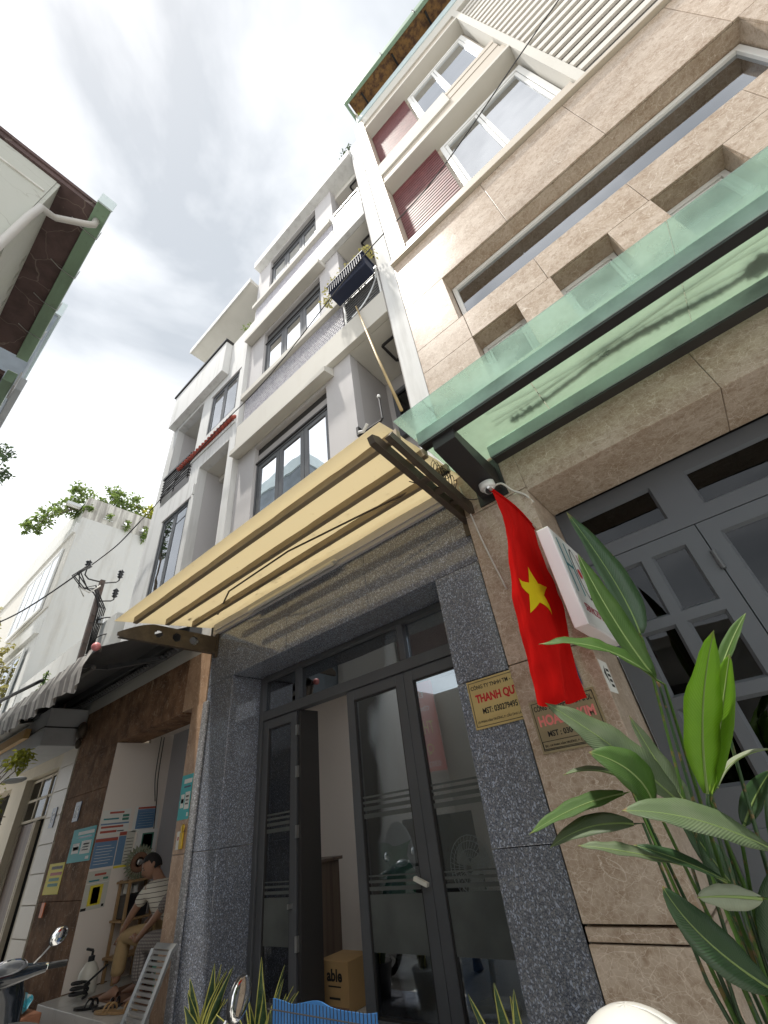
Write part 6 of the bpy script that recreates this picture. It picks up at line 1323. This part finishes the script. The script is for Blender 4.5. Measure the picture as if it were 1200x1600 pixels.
tree('roof_shrub', 'spindly shrub on the roof edge beside the light stone pier', (-1.3, .35, 13.4), [((-1.55, .2, 14.1), (.14, .14, .3)), ((-1.75, .15, 13.75), (.16, .12, .18)), ((-1.5, .2, 14.6), (.10, .10, .25)), ((-1.35, .3, 14.0), (.12, .12, .35))], 1500, .055, lm='tree_leaf_dark', seed=12, twigs=7, cat='plant', trunk=.02)
tree('roof_shrub', 'small green plants on the roof terrace wall of the white townhouse', (-5.1, .3, 10.35), [((-5.0, .2, 10.6), (.22, .15, .18)), ((-5.35, .2, 10.5), (.15, .1, .12)), ((-4.9, .25, 10.85), (.14, .1, .16))], 2200, .06, seed=15, twigs=3, cat='plant', trunk=.02)
tree('roof_shrub', 'tiny plant at the left end of the parapet rail of the white townhouse', (-6.9, .1, 10.35), [((-6.85, .0, 10.62), (.14, .1, .16))], 3000, .06, seed=17, twigs=3, cat='plant', trunk=.015)
tree('terrace_vine', 'small vine at the corner of the roof terrace', (-.9, .05, 14.55), [((-.86, .0, 14.95), (.06, .05, .10))], 9000, .04, lm='tree_leaf_yellow', seed=19, twigs=2, cat='plant', trunk=.01)
tree('bamboo_clump', 'feathery yellow-green bamboo hanging over the alley at the far left', (-16, -.6, 3.0), [((-15.4, -.55, 5.9), (.6, .4, .8)), ((-15.8, -1.1, 6.6), (.6, .5, .7)), ((-15.3, -.35, 5.2), (.5, .35, .7)), ((-16, -1.4, 5.6), (.5, .4, .7)), ((-15.6, -.9, 7.2), (.3, .3, .4))], 330, .15, lm='dry_leaf', seed=21, twigs=10, trunk=.06)
tree('alley_tree', 'dark small-leaved tree reaching in from the left edge', (-13.5, -2.9, 4), [((-13.6, -2.35, 10.5), (.35, .30, .5)), ((-13.6, -2.45, 9.9), (.25, .22, .3)), ((-13.6, -2.5, 11.3), (.3, .25, .4))], 700, .12, lm='tree_leaf_dark', seed=23, twigs=6, trunk=.05)
for i, (x, y, h) in enumerate(((-9.3, -.55, .75), (-9.0, -.6, .35), (-9.8, -.6, .4))):
    t = thing('awning_weed', ('tall jointed', 'short', 'leafy')[i]+' green cactus-like stem growing above the striped valance', 'plant', (x, y, 3.4), 'weeds above the grey awning')
    MB().tube([(x, y, 3.4), (x+.02, y+.03, 3.4+h*.6), (x, y+.06, 3.4+h)], [.03, .022, .012], 6).build('stem', 'leaf_mid', t)
    mb = MB(); 
    for k in range(int(h*26)): foliage(mb, (x+.01, y+.04*k/20, 3.42+k*.038), (.035, .035, .02), 4, .07, seed=k+i*50)
    tag(mb.build('leaves', 'tree_leaf', t), kind='stuff')
# hanging basket at the left edge
HB = thing('hanging_basket', 'hanging basket of wiry plants at the left edge beside the beige door', 'plant', (-7.0, -1.15, 2.0))
MB().lathe([(0, 0), (.09, .02), (.13, .10), (.14, .13), (.12, .13), (0, .10)], (-7.1, -1.2, 1.72), n=16).build('basket', 'clay', HB, smooth=True)
mb = MB(); foliage(mb, (-7.1, -1.15, 2.05), (.18, .16, .22), 130, .06, seed=60); foliage(mb, (-7.0, -1.0, 2.42), (.16, .14, .12), 160, .08, seed=61)
tag(mb.build('foliage', 'tree_leaf_yellow', HB), kind='stuff')
mb = MB(); rnd = random.Random(8)
for k in range(16): a = Vector((-7.1, -1.2, 1.8)); e_ = a+Vector((rnd.uniform(-.25, .25), rnd.uniform(-.05, .3), rnd.uniform(-.1, .75))); mb.tube([a, (a+e_)/2+Vector((rnd.uniform(-.1, .1), rnd.uniform(-.1, .1), .05)), e_], .005, 4)
mb.build('twigs', 'bark', HB)
tag(MB().ell((-6.9, -1.0, 2.20), (.22, .10, .025)).build('wall_lamp_shade', 'tin_grey', smooth=True), 'flat grey lamp shade beside the hanging basket', 'lamp')
